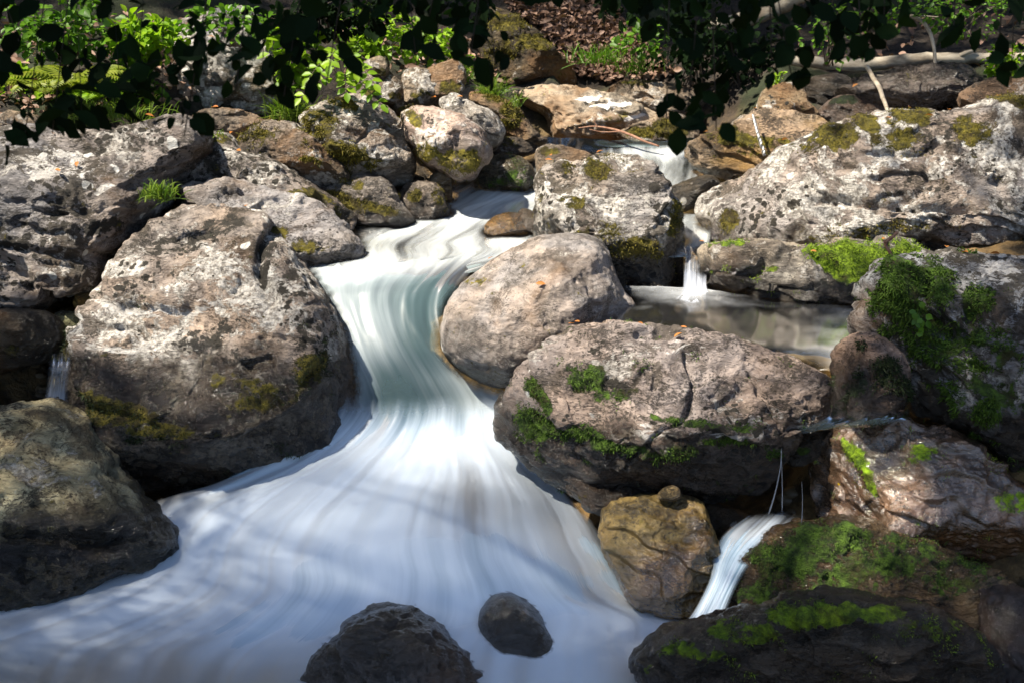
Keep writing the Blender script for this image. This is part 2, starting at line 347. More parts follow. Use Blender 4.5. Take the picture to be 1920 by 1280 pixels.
# ------------------------------------------------------------------ rocks
ROCKV = {}
def rock(name, label, outline, Y, tf=.4, tb=.4, shear=.25, look=None, moss=(), dark=(), pale=(), planes=(), nfac=7, seed=0, wetdark_z=None, wetall=0.0,
         cracks=(), bumps=(), amp=1.0, S=220, N=None, n_exp=2.5, mossgeo=None, facdepth=.76, cat='boulder', group=None, wetspots=(), mossup=0.0, rough_amp=1.0, yaw=0.0, ledge=.03, orough=1.0):
    look = dict(look or {}); rs = np.random.default_rng(100 + seed)
    o = catmull(outline, S, True); ctr = o.mean(0); span = math.hypot(*(o.max(0) - o.min(0)))
    on = np.stack([o[:, 0], o[:, 1], np.full(S, seed * 31.7)], 1); tn = o - ctr; tn /= np.linalg.norm(tn, axis=1)[:, None] + 1e-9
    o = o + tn * (min(1, span / 260) * orough * (6.0 * fbm(on / 55.0, 3, .55) + 2.2 * ridged(on / 19.0, 2)))[:, None]
    cx, cy = (o[:, 0].min() + o[:, 0].max()) / 2, (o[:, 1].min() + o[:, 1].max()) / 2
    Pc = at(cx, cy, Y); dc = (Pc - CAM) @ FW
    O3 = CAM + ray(o[:, 0], o[:, 1]) * dc
    a = (O3 - Pc) @ RT; b = (O3 - Pc) @ UP
    size = math.sqrt(max(a.max() - a.min(), .05) * max(b.max() - b.min(), .05)) / 2
    N = N or max(40, int(S * .45)); half = int(N * .64)
    phi = np.concatenate([np.linspace(0, math.pi / 2, half)[1:], np.linspace(math.pi / 2, math.pi, N - half)[1:-1]])
    e = 2 / n_exp
    rho = np.sin(phi) ** e; cc = np.sign(np.cos(phi)) * np.abs(np.cos(phi)) ** e
    dep = np.where(cc > 0, -tf * cc, -tb * cc)
    A = np.concatenate([[0], (rho[:, None] * a[None]).ravel(), [0]])
    B = np.concatenate([[0], (rho[:, None] * b[None]).ravel(), [0]])
    Dp = np.concatenate([[-tf], np.repeat(dep, S), [tb]]) + shear * B + yaw * A
    nr = len(phi)
    ia = 1 + (np.arange(nr)[:, None] * S + np.arange(S)[None])
    nx = np.roll(ia, -1, 1)
    quads = np.stack([ia[:-1], ia[1:], nx[1:], nx[:-1]], -1).reshape(-1, 4)
    F = [tuple(r) for r in quads.tolist()] + [(0, int(ia[0, k]), int(nx[0, k])) for k in range(S)] + [(len(A) - 1, int(nx[-1, k]), int(ia[-1, k])) for k in range(S)]
    P = Pc + A[:, None] * RT + B[:, None] * UP + Dp[:, None] * FW
    for bx, by, br, bh in bumps:        # swellings and hollows of the front
        q = CAM + ray(bx, by) * dc - Pc; d = np.hypot(A - q @ RT, B - q @ UP) / (br / FPX * dc)
        P = P - FW * (bh * np.exp(-d * d) * (Dp < .1))[:, None]
    pl = list(planes)
    for k in range(nfac):               # flat broken faces towards the front and the top
        v = np.array((rs.normal() * .9, -abs(rs.normal()) - .35, rs.normal() * .8 + .35)); v /= np.linalg.norm(v)
        pl.append((v, facdepth + .12 * rs.random()))
    for v, h in pl:
        v = np.asarray(v, float); v = v / np.linalg.norm(v); s = (P - Pc) @ v; hh = s.max() * h; kk = max(.006, .022 * size)
        P = P - v * (kk * np.logaddexp(0, (s - hh) / kk))[:, None]
    def normals(P):
        g = P[1:-1].reshape(nr, S, 3); du = np.roll(g, -1, 1) - np.roll(g, 1, 1); dv = np.gradient(g, axis=0)
        n = np.cross(dv, du).reshape(-1, 3); n /= np.linalg.norm(n, axis=1)[:, None] + 1e-9
        n = np.vstack([n[:S].mean(0), n, n[-S:].mean(0)])
        if (n * (P - Pc)).sum() < 0: n = -n
        return n
    nrm = normals(P)
    sq = (P - Pc) + seed * 7.77
    lowf = .9 / max(size, .12)
    disp = amp * (.085 * size * fbm(sq * lowf, 3) + .055 * size * ridged(sq * lowf * 2.3 + 5, 3) * .6)
    disp = (disp - disp.mean()) * (.25 + .75 * np.clip(np.abs(nrm @ FW) * 1.5, 0, 1))
    ax = np.array(look.get('bed', (.25, -.25, 1.0))); ax /= np.linalg.norm(ax)
    sl = sq + ax * ((sq @ ax) * 3.0)[:, None]
    disp += amp * rough_amp * (.016 * fbm(sl * 3.2, 5, .55) + .008 * ridged(sq * 11, 4)) * min(1.0, size / .35)
    lay = (sq @ ax) * (9 + rs.random() * 6) + 1.3 * fbm(sq * 2.2, 3); fr = lay - np.floor(lay)
    disp += ledge * min(1.0, size / .3) * (np.floor(lay) * 0 + sstep(0, .16, fr) * (1 - fr)) * sstep(-.15, .35, fbm(sq * 1.6 + 3, 2))
    chip = fbm(sq * 6.5, 3); disp -= amp * .012 * min(1, size / .3) * sstep(.26, .40, chip)
    disp -= disp.mean(); disp *= .6 + .4 * np.clip(np.abs(nrm @ FW) * 1.5, 0, 1)
    for line, wd, dp in cracks:
        L = catmull(np.array(line, float), 60); C = (CAM + ray(L[:, 0], L[:, 1]) * dc) - Pc; ca, cb = C @ RT, C @ UP
        jit = .012 * fbm(sq * 9, 3); d = np.full(len(A), 9.0)
        for i in range(len(ca)): d = np.minimum(d, np.hypot(A - ca[i] + jit, B - cb[i] + jit))
        disp -= dp * np.exp(-(d / wd) ** 2) * (Dp < tf)
    P = P + nrm * disp[:, None]
    nrm = normals(P)
    front = sstep(.55, .2, (Dp + tf - shear * B - yaw * A) / (tf + tb)) if True else 1
    def paint(lst):
        v = np.zeros(len(A))
        for it in lst:
            bx, by, rx, ry, am = it
            q = CAM + ray(bx, by) * dc - Pc; sc = dc / FPX
            d = np.hypot((A - q @ RT) / (rx * sc), (B - q @ UP) / (ry * sc))
            v = np.maximum(v, am * sstep(1.25, .45, d) * front)
        return v
    mo = paint(moss); dk = paint(dark); pa = paint(pale); wt = paint(wetspots)
    mo = np.maximum(mo, mossup * sstep(.35, .85, nrm[:, 2] + .25 * fbm(sq * 3, 3)))
    if wetdark_z is not None: wt = np.maximum(wt, sstep(wetdark_z + .07, wetdark_z - .03, P[:, 2] + .09 * fbm(sq * 5, 4)))  # wet band near the water, also darkened to stand in for underside shade
    wt = np.maximum(wt, wetall)
    base = np.array((Pc[0], P[:, 1].mean(), P[:, 2].min()))
    lk = {k: v for k, v in look.items() if k != 'bed'}; lk.setdefault('seed', seed)
    ob = mesh(name, P, F, rock_mat('stone_' + str(seed), **lk), None, dict(moss=mo, dark=dk, pale=pa, wet=wt), loc=base)
    tag(ob, label, cat, group)
    if mossgeo:
        kind, cnt, ln = mossgeo; cnt = int(cnt * 1.8); ln *= .8
        hh = mo + .75 * fbm(sq * 11, 4)
        g = np.where((hh > .5) & (nrm @ FW < .25))[0]
        if len(g) > 20:
            # even out over area
            wgt = rho[np.clip((g - 1) // S, 0, nr - 1)]; wgt = wgt / wgt.sum()
            k = rs.choice(g, cnt, p=wgt)
            pp = P[k] + rs.normal(size=(cnt, 3)) * .006
            dd = nrm[k] + rs.normal(size=(cnt, 3)) * .55 + np.array((0, 0, .15))
            v, f, r = blades(pp - nrm[k] * .004, dd, ln * (.35 + .65 * rs.random(cnt)), ln * .10, .35)
            mesh('moss', v - base, f, M_MOSSB[kind], ob, dict(rnd=r))
    ROCKV[name + str(seed)] = P
    return ob

GREY = dict(a=(.38, .34, .305), b=(.17, .15, .135))
PALE = dict(a=(.45, .385, .33), b=(.21, .175, .15))
SMOOTH = dict(a=(.36, .325, .30), b=(.16, .14, .125), lichen=.1, white=0, spots=0, stain=.15, squash=5, speck=.75, bump=.55, scale=1.5, rough=.6)
BROWN = dict(a=(.33, .27, .20), b=(.12, .09, .065), lichen=.3, white=.1, spots=.2, stain=.35)
GOLD = dict(wetk=.7, coat=.8, a=(.34, .24, .09), b=(.13, .09, .03), lichen=0.05, white=0, spots=.1, stain=.2, rough=.35)
BLACK = dict(wetk=.7, coat=.3, a=(.10, .09, .08), b=(.03, .028, .026), lichen=.05, white=.05, spots=0, stain=.2, rough=.3)

exec_rocks = True
A_OUT = [(300, 376), (345, 370), (400, 374), (455, 386), (492, 412), (522, 452), (562, 502), (602, 556), (637, 612), (657, 662), (674, 704), (684, 748), (688, 800), (680, 860), (640, 920), (560, 960), (440, 975), (330, 955), (270, 920), (215, 880), (165, 840), (130, 800), (120, 760), (126, 710), (136, 655), (150, 610), (178, 562), (200, 520), (216, 470), (240, 420), (265, 392)]
rock('boulder', 'large pale grey boulder left of the cascade with black lichen spots and a brown underside', A_OUT, 5.75, .42, .5, .55,
     dict(PALE, lichen=.68, spots=.3, strata=(.1, .15, 0), stain=.12, white=.15), seed=1, S=420, wetdark_z=.31,
     moss=[(245, 745, 110, 38, .95), (330, 775, 90, 30, .8), (200, 740, 60, 30, .8), (385, 785, 60, 25, .7), (620, 690, 55, 40, .75), (540, 720, 90, 28, .55), (470, 690, 70, 20, .45), (150, 630, 22, 60, .5)],
     dark=[(310, 430, 80, 38, .72), (380, 400, 80, 26, .75), (395, 610, 62, 30, .8), (450, 590, 40, 22, .7), (500, 480, 16, 60, .95), (560, 540, 40, 70, .6), (610, 640, 40, 60, .6), (480, 650, 55, 18, .5), (230, 650, 50, 14, .55)],
     pale=[(250, 570, 85, 7, .75), (350, 560, 70, 7, .7), (450, 548, 70, 7, .6), (240, 640, 80, 6, .65)],
     planes=[((-.05, -.66, .75), .70), ((.92, -.3, .2), .78), ((0, -.75, -.66), .60), ((-.8, -.5, .3), .84)], nfac=3, n_exp=2.8, mossgeo=('dark', 2600, .022),
     cracks=[([(430, 905), (415, 840), (440, 790), (640, 700)], .02, .025), ([(150, 735), (260, 750), (400, 770), (560, 720), (650, 690)], .03, .03), ([(500, 420), (490, 500), (520, 560)], .025, .05)])
rock('boulder', 'broad grey boulder at the left edge with white lichen patches and a diagonal crack', [(-260, 260), (-60, 235), (0, 240), (60, 228), (130, 240), (240, 224), (310, 208), (352, 222), (372, 262), (345, 300), (312, 340), (300, 385), (270, 420), (245, 455), (218, 500), (195, 545), (110, 572), (60, 588), (-20, 590), (-160, 600), (-300, 560), (-330, 400)], 6.35, .5, .5, .6,
     dict(GREY, a=(.34, .32, .31), b=(.15, .14, .14), lichen=.42, white=.75, spots=.5, strata=(.2, .5, 0), stain=.15), seed=2, S=360,
     dark=[(230, 440, 70, 26, .8), (100, 455, 80, 18, .7), (60, 540, 90, 30, .5), (200, 260, 45, 18, .55), (270, 250, 60, 25, .45), (330, 290, 40, 30, .4)], pale=[(232, 350, 18, 11, 1.0), (120, 325, 32, 14, .8), (150, 300, 90, 35, .5), (60, 500, 60, 12, .4)],
     cracks=[([(0, 440), (50, 475), (100, 510), (140, 560)], .022, .06), ([(30, 455), (90, 468), (140, 480)], .015, .03), ([(150, 480), (220, 490)], .02, .03)],
     planes=[((.15, -.55, .8), .8), ((.1, -.95, .15), .86)], nfac=4, wetspots=[(150, 560, 50, 20, .6)])
rock('boulder', 'smooth pale sloping slab behind the large pale boulder, brown moss near the water', [(318, 350), (380, 336), (430, 331), (500, 344), (560, 364), (612, 394), (660, 438), (690, 478), (680, 520), (600, 530), (520, 500), (430, 440), (360, 400)], 6.45, .3, .4, .5,
     dict(PALE, a=(.45, .42, .40), b=(.23, .21, .20), lichen=.35, spots=.1, strata=(.1, .35, .0), white=.1), seed=3, S=260, wetdark_z=.58, moss=[(545, 425, 26, 15, .7), (600, 460, 60, 25, .55)], dark=[(620, 440, 45, 35, .4)], nfac=4, planes=[((.2, -.45, .85), .72)])
rock('boulder', 'knobbly rock speckled with black lichen behind the pale slab', [(312, 318), (335, 288), (366, 262), (400, 247), (432, 262), (456, 290), (500, 296), (545, 318), (590, 352), (640, 385), (668, 412), (640, 440), (560, 430), (460, 400), (360, 390), (315, 360)], 6.8, .3, .35, .4,
     dict(PALE, lichen=.5, spots=.95, mossc='olive', white=.3), seed=4, S=240, moss=[(590, 375, 50, 25, .85), (640, 400, 40, 18, .8), (405, 258, 35, 12, .55)], dark=[(430, 280, 45, 22, .45), (350, 320, 26, 30, .35), (455, 300, 40, 20, .4)], cracks=[([(330, 360), (360, 330), (400, 325), (470, 345)], .025, .05)], nfac=5)
rock('boulder', 'brown rounded rock with spotted lichen crest above dark gap on left bank', [(455, 265), (478, 240), (506, 224), (542, 231), (582, 251), (618, 282), (648, 312), (656, 335), (630, 352), (560, 352), (500, 330), (462, 300)], 7.05, .28, .35, .3,
     dict(BROWN, a=(.36, .30, .24), lichen=.55, spots=.55), seed=5, S=220, moss=[(590, 315, 50, 16, .8), (490, 260, 30, 25, .55)], planes=[((.1, -.55, .8), .78), ((0, -.8, -.6), .7)], nfac=3, mossgeo=('olive', 700, .03))
rock('boulder', 'big round boulder with pale lichen top and shaggy brown moss base by white water', [(568, 226), (590, 204), (630, 189), (666, 180), (702, 188), (732, 206), (752, 232), (768, 266), (776, 302), (764, 335), (725, 350), (690, 348), (648, 332), (618, 296), (586, 262)], 7.2, .34, .4, .25,
     dict(BROWN, a=(.40, .34, .28), b=(.16, .12, .09), lichen=.7, white=.5, spots=.3), seed=6, S=260, moss=[(655, 195, 40, 15, .8), (610, 245, 40, 40, .7), (660, 300, 70, 35, .85), (700, 320, 55, 25, .7)], nfac=5, mossgeo=('olive', 1800, .03),
     cracks=[([(690, 270), (720, 240), (760, 235)], .012, .02)], planes=[((-.1, -.55, .8), .8)])
rock('boulder', 'egg shaped pinkish boulder with lichen crest and green lower edge beside round boulder', [(752, 216), (790, 203), (832, 211), (872, 225), (906, 250), (919, 278), (915, 305), (893, 328), (858, 338), (832, 322), (800, 306), (775, 276), (758, 246)], 7.15, .32, .38, .25,
     dict(a=(.42, .35, .31), b=(.22, .17, .15), lichen=.35, spots=.25, white=.1, stain=.15, bump=.4), seed=7, S=240, moss=[(868, 315, 45, 22, .85), (800, 295, 35, 20, .6), (775, 225, 20, 25, .6)], dark=[(790, 222, 30, 14, .6), (820, 232, 25, 14, .5)], nfac=3, cracks=[([(862, 268), (866, 288)], .025, .03)], mossgeo=('olive', 700, .02))
rock('boulder', 'leaning pale boulder behind egg shaped boulder', [(826, 196), (850, 179), (882, 193), (922, 210), (941, 234), (944, 256), (930, 274), (895, 285), (850, 260)], 7.5, .25, .35, .25, dict(PALE, a=(.46, .43, .38), lichen=.7, spots=.3), seed=8, S=160, nfac=5, cracks=[([(868, 190), (890, 230), (900, 260)], .012, .03)])
rock('boulder', 'flat sunlit bedrock slab with dark stripe at the back of stream', [(960, 172), (1010, 158), (1068, 160), (1130, 172), (1180, 190), (1215, 212), (1245, 242), (1230, 262), (1180, 270), (1100, 268), (1040, 266), (1030, 240), (1020, 215), (985, 195)], 8.7, .35, .5, .7,
     dict(BROWN, a=(.38, .32, .24), b=(.2, .16, .115), lichen=.25, spots=.1, bump=.35), seed=9, S=240, dark=[(1100, 190, 40, 7, .6), (1150, 205, 30, 6, .6), (1190, 222, 30, 6, .5)], pale=[(1140, 200, 45, 6, .9), (1190, 228, 35, 6, .9), (1100, 184, 30, 5, .7)], moss=[(1150, 225, 32, 13, .6), (1060, 245, 30, 12, .4)], planes=[((0, -.5, .85), .7)], nfac=4)
rock('boulder', 'layered pale bedrock with cracks above mossy stone at back of stream', [(1140, 168), (1180, 150), (1235, 158), (1290, 172), (1330, 185), (1330, 215), (1290, 240), (1245, 235), (1205, 215), (1165, 190)], 9.0, .3, .4, .6, dict(BROWN, a=(.40, .35, .28), lichen=.4), seed=10, S=200, cracks=[([(1180, 185), (1240, 200), (1300, 195)], .015, .04)], nfac=5, moss=[(1195, 160, 40, 8, .7)])
rock('stone', 'green mossy stone at far waterline under the reddish twig', [(1150, 268), (1165, 245), (1200, 235), (1228, 218), (1262, 210), (1292, 222), (1310, 250), (1300, 275), (1220, 280)], 8.35, .2, .25, .3, dict(BROWN, mossc='olive'), seed=11, S=160, moss=[(1190, 258, 40, 18, .95), (1250, 250, 45, 25, .9)], mossgeo=('olive', 900, .018), cat='stone')
rock('boulder', 'ridge of bank rock with yellow moss and grass running down to water', [(885, 170), (925, 178), (958, 200), (978, 222), (1000, 248), (1022, 270), (985, 278), (930, 278), (925, 250), (938, 230), (905, 205), (880, 190)], 7.9, .2, .3, .5, dict(BROWN, a=(.26, .2, .12), mossc='olive'), seed=12, S=180, moss=[(960, 212, 28, 20, .95), (930, 185, 30, 15, .8), (950, 245, 30, 16, .6)], mossgeo=('olive', 1000, .03))
rock('stone', 'dark brown stones at foot of yellow mossy ridge by upper pool', [(880, 292), (905, 268), (940, 258), (985, 262), (1010, 276), (985, 292), (930, 300)], 7.75, .15, .2, .2, dict(BROWN, a=(.16, .11, .07)), seed=13, S=120, wetdark_z=.75, moss=[(945, 268, 35, 12, .6)], cat='stone')
M_OUT = [(1000, 350), (1012, 316), (1040, 297), (1075, 300), (1110, 292), (1145, 288), (1178, 292), (1214, 305), (1240, 333), (1250, 358), (1266, 382), (1282, 430), (1292, 470), (1292, 525), (1275, 560), (1230, 570), (1180, 560), (1130, 520), (1080, 490), (1025, 470), (1005, 430)]
rock('boulder', 'block shaped white lichen boulder with dark right side in midstream', M_OUT, 6.5, .30, .4, .18, dict(PALE, a=(.48, .44, .40), lichen=.85, spots=.5, white=.1, stain=.12, stainc=(.14, .11, .07)), seed=14, S=340, wetdark_z=.67,
     moss=[(1120, 315, 38, 20, .9), (1070, 380, 30, 25, .6), (1060, 310, 25, 10, .6), (1260, 420, 26, 50, .65), (1190, 480, 60, 30, .7), (1120, 440, 60, 25, .5)], dark=[(1225, 370, 22, 50, .6), (1235, 440, 15, 30, .4)], planes=[((0, -.6, .8), .76), ((.8, -.6, -.05), .84), ((0, -1, -.25), .76)], nfac=2, mossgeo=('olive', 1600, .022))  # dark patches paint the shaded right side into the colour
rock('stone', 'small brown mossy stone tucked behind block boulder', [(1000, 300), (1012, 278), (1040, 272), (1080, 282), (1110, 295), (1080, 325), (1010, 330)], 7.5, .15, .2, .2, dict(BROWN), seed=15, S=120, moss=[(1030, 285, 30, 12, .7)], cat='stone')
N_OUT = [(830, 610), (845, 562), (872, 528), (912, 496), (960, 464), (1004, 443), (1060, 432), (1108, 437), (1138, 460), (1154, 500), (1172, 542), (1192, 578), (1180, 640), (1100, 690), (1010, 720), (930, 722), (868, 695), (834, 660)]
rock('boulder', 'smooth rounded grey boulder between the cascade and the side pool', N_OUT, 6.0, .42, .4, .45, dict(SMOOTH, strata=(.25, .25, .2)), seed=16, S=340, wetdark_z=.26, nfac=1, amp=.6, n_exp=2.15, ledge=0, orough=.3,
     moss=[(880, 525, 30, 12, .6)], wetspots=[(860, 650, 60, 60, .5), (960, 650, 120, 35, .4)], bumps=[(1150, 540, 50, -.05)], planes=[((.75, -.6, .1), .8)])
O_OUT = [(1040, 640), (1090, 616), (1150, 608), (1222, 611), (1292, 622), (1382, 634), (1442, 654), (1500, 678), (1542, 698), (1564, 740), (1557, 776), (1502, 797), (1478, 814), (1456, 852), (1436, 905), (1390, 935), (1300, 945), (1200, 950), (1110, 945), (1040, 915), (985, 880), (940, 835), (925, 800), (936, 765), (962, 718), (1000, 672)]
rock('boulder', 'long cracked boulder right of the cascade with pinkish top and mossy lower edge', O_OUT, 5.12, .40, .38, .42, dict(PALE, a=(.43, .36, .32), b=(.21, .165, .14), lichen=.35, spots=.3, white=.15, stain=.2, mossc='green', strata=(.1, .35, .2)), seed=17, S=440, wetdark_z=.25, yaw=-.22,
     moss=[(985, 740, 18, 40, .9), (950, 800, 28, 45, .9), (1090, 690, 45, 25, .75), (1130, 715, 40, 22, .6), (1040, 830, 80, 28, .85), (1140, 855, 80, 25, .8), (1340, 835, 70, 28, .85), (1240, 855, 50, 25, .7), (1270, 760, 90, 20, .5), (1380, 760, 60, 20, .5), (1430, 840, 30, 50, .6)],
     dark=[(1140, 700, 60, 20, .5), (1290, 775, 100, 14, .65), (1400, 765, 60, 16, .6), (1110, 645, 28, 14, .5), (1420, 830, 40, 60, .5)], pale=[(1180, 800, 90, 28, .5), (1330, 800, 70, 16, .5), (1260, 640, 60, 16, .35), (1520, 745, 35, 35, .4)],
     planes=[((.08, -.45, .89), .66), ((-.15, -1, .10), .70), ((-.85, -.5, .15), .78), ((.6, -.75, .25), .76), ((-.05, -.7, -.7), .66)], nfac=3, n_exp=2.9, mossgeo=('green', 3200, .020),
     cracks=[([(1285, 640), (1283, 700), (1262, 750), (1215, 800), (1180, 860), (1150, 930)], .009, .03), ([(1400, 660), (1430, 710), (1465, 770), (1490, 800)], .009, .035)])
P_OUT = [(1296, 378), (1312, 352), (1360, 330), (1422, 298), (1492, 258), (1560, 233), (1622, 213), (1712, 204), (1760, 212), (1832, 194), (1920, 168), (2050, 150), (2200, 240), (2250, 400), (2150, 520), (1950, 540), (1800, 530), (1680, 520), (1600, 505), (1500, 490), (1420, 470), (1345, 460), (1312, 430)]
rock('boulder', 'huge pale boulder along the right bank with olive moss crest', P_OUT, 6.75, .5, .7, .55, dict(PALE, a=(.46, .41, .37), b=(.20, .165, .14), lichen=.75, spots=.35, white=.15, stain=.3, stainc=(.13, .09, .06)), seed=18, S=460, wetdark_z=.6,
     moss=[(1550, 255, 50, 25, .95), (1610, 235, 25, 30, .9), (1690, 225, 45, 22, .95), (1650, 262, 60, 18, .7), (1790, 255, 40, 26, .85), (1890, 200, 40, 30, .9), (1490, 265, 30, 14, .6), (1310, 400, 18, 34, .9), (1350, 450, 30, 20, .6), (1600, 470, 120, 20, .6)], dark=[(1700, 270, 40, 22, .5), (1740, 250, 22, 16, .6), (1560, 315, 40, 10, .4), (1800, 300, 100, 30, .4), (1850, 380, 80, 40, .5)],  # dark patches by the crest paint a cast leaf shadow into the colour
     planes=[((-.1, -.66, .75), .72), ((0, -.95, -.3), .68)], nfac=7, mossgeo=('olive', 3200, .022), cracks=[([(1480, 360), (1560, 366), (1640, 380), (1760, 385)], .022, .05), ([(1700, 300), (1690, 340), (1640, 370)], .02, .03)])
rock('boulder', 'angular pale ledge with bright green moss cushion under the huge right boulder', [(1318, 470), (1345, 452), (1420, 450), (1500, 458), (1600, 450), (1700, 458), (1760, 500), (1740, 560), (1660, 585), (1560, 585), (1460, 578), (1380, 560), (1328, 548)], 6.2, .3, .4, .6, dict(PALE, a=(.44, .40, .33), b=(.15, .13, .11), lichen=.4, spots=.2, squash=7, strata=(.1, .6, 0), mossc='bright'), seed=19, S=320, wetdark_z=.52,
     moss=[(1600, 490, 90, 38, 1.2), (1660, 500, 80, 45, 1.2), (1550, 480, 70, 22, 1.0), (1430, 490, 16, 8, .7), (1360, 455, 40, 14, .6)], dark=[(1540, 535, 50, 28, .85), (1600, 550, 60, 20, .8)], cracks=[([(1330, 520), (1380, 505), (1420, 480)], .02, .06), ([(1380, 560), (1450, 545), (1500, 530)], .012, .03)], planes=[((-.1, -.6, .75), .78)], nfac=6, facdepth=.8, mossgeo=('bright', 4500, .02))
R_OUT = [(1668, 492), (1700, 476), (1780, 470), (1860, 474), (1930, 476), (2040, 490), (2120, 620), (2120, 860), (2040, 960), (1930, 930), (1860, 850), (1790, 800), (1710, 768), (1672, 700), (1648, 655), (1618, 604), (1640, 560), (1634, 522)]
rock('boulder', 'tall dark boulder at the right edge draped in thick hanging moss', R_OUT, 5.0, .32, .5, .2, dict(GREY, a=(.36, .37, .38), b=(.12, .11, .11), lichen=.4, spots=.5, white=.3, mossc='green'), seed=20, S=400, wetdark_z=.35,
     moss=[(1690, 510, 60, 40, .9), (1740, 530, 45, 60, .75), (1660, 580, 40, 70, .95), (1700, 640, 70, 60, .7), (1790, 650, 90, 60, .6), (1800, 740, 90, 50, .55), (1800, 560, 40, 40, .6), (1880, 690, 50, 60, .5)], dark=[(1740, 600, 50, 40, .5), (1830, 520, 60, 40, .3), (1900, 760, 60, 60, .6)], pale=[(1850, 510, 50, 30, .5)],  # pale patch paints the sky-lit top into the colour
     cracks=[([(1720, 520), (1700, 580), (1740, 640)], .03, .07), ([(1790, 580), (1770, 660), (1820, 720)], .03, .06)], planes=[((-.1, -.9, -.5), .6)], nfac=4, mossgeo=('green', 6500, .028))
rock('stone', 'small pinkish stone with hanging roots below the tall mossy boulder', [(1565, 672), (1580, 645), (1622, 624), (1662, 640), (1700, 690), (1705, 760), (1650, 785), (1592, 782), (1570, 735)], 4.9, .16, .2, .25, dict(a=(.40, .30, .24), b=(.17, .11, .08), lichen=.1, spots=.1, mossc='dark'), seed=21, S=180, moss=[(1650, 700, 45, 40, .75), (1590, 720, 25, 40, .6)], wetdark_z=.48, mossgeo=('dark', 900, .03), cat='stone')
rock('boulder', 'shiny wet boulder with a white glare and a stripe of bright moss', [(1504, 893), (1520, 860), (1560, 812), (1602, 782), (1662, 770), (1742, 792), (1822, 838), (1882, 884), (1935, 930), (1970, 1010), (1900, 1060), (1780, 1060), (1660, 1040), (1560, 1000), (1516, 940)], 4.80, .24, .35, .12, dict(wetk=.8, coat=.9, a=(.24, .18, .15), b=(.09, .065, .05), lichen=.05, spots=.1, white=0, stain=.4, mossc='bright', bump=.45), seed=22, S=320, wetall=.95,
     moss=[(1565, 835, 32, 28, .95), (1585, 880, 16, 40, .8), (1700, 830, 70, 22, .5), (1860, 930, 50, 25, .6)], planes=[((-.42, -.62, .66), .70), ((.2, -.6, .78), .8), ((0, -.8, -.6), .7)], nfac=2, mossgeo=('bright', 1100, .012))
rock('stone', 'small glossy black wet stone at spill beside mossy wet boulder', [(1462, 840), (1475, 815), (1510, 795), (1545, 790), (1565, 800), (1550, 830), (1520, 860), (1480, 870)], 5.05, .12, .15, .3, dict(BLACK, mossc='green', stain=.4), seed=23, S=140, wetall=1.0, moss=[(1490, 835, 20, 10, .7)], cat='stone')
rock('boulder', 'golden brown cube shaped wet boulder beside the lower cascade', [(1130, 992), (1150, 952), (1200, 937), (1250, 934), (1292, 936), (1316, 952), (1332, 992), (1346, 1040), (1349, 1076), (1322, 1112), (1292, 1142), (1222, 1148), (1188, 1132), (1160, 1082), (1140, 1040)], 4.72, .24, .25, .35, dict(GOLD, bump=.5), seed=24, S=300, wetspots=[(1240, 1060, 110, 75, 1.0), (1300, 980, 30, 40, .9)], wetdark_z=-.2, planes=[((0, -.30, .95), .72), ((-.25, -.72, .64), .74), ((.5, -.85, .1), .80)], nfac=1, n_exp=2.8)
rock('stone', 'dark brown wet stone below left end of the long cracked boulder', [(1040, 880), (1100, 878), (1160, 895), (1215, 925), (1200, 960), (1130, 965), (1070, 930)], 5.0, .12, .15, .3, dict(BROWN, a=(.20, .13, .07), b=(.06, .04, .025)), seed=52, S=130, wetall=.7, cat='stone')
rock('pebble', 'tan pebble lying on the rim behind golden cube boulder', [(1232, 932), (1240, 918), (1258, 910), (1274, 916), (1276, 932), (1262, 938), (1245, 938)], 4.78, .04, .05, .1, dict(GOLD, a=(.4, .3, .15)), seed=25, S=70, nfac=0, cat='pebble')
rock('stone', 'low brown ledge with white crack right of golden cube boulder', [(1318, 955), (1350, 945), (1400, 965), (1440, 1000), (1445, 1030), (1400, 1040), (1350, 1020), (1322, 990)], 4.92, .14, .15, .4, dict(BROWN, a=(.22, .15, .08), b=(.09, .06, .03)), seed=26, S=140, wetall=.7, pale=[(1370, 970, 10, 12, .9), (1395, 990, 20, 6, .9)], cat='stone')
rock('boulder', 'long dark green mossy boulder lying across lower right', [(1325, 1132), (1346, 1090), (1402, 1040), (1462, 1000), (1542, 975), (1592, 970), (1662, 985), (1742, 1014), (1822, 1058), (1884, 1090), (1940, 1140), (1900, 1210), (1750, 1240), (1560, 1220), (1420, 1200), (1340, 1175)], 4.52, .20, .30, .15, dict(BLACK, a=(.20, .16, .10), b=(.07, .052, .03), stain=.12, mossc='green', lichen=.15), seed=27, S=340, wetall=.8,
     moss=[(1450, 1040, 90, 40, .8), (1540, 1000, 110, 30, .8), (1420, 1090, 80, 45, .6), (1640, 1030, 130, 40, .62), (1560, 1070, 110, 40, .6), (1760, 1070, 90, 40, .55)], planes=[((-.1, -.7, .7), .82)], nfac=5, mossgeo=('green', 5200, .014))
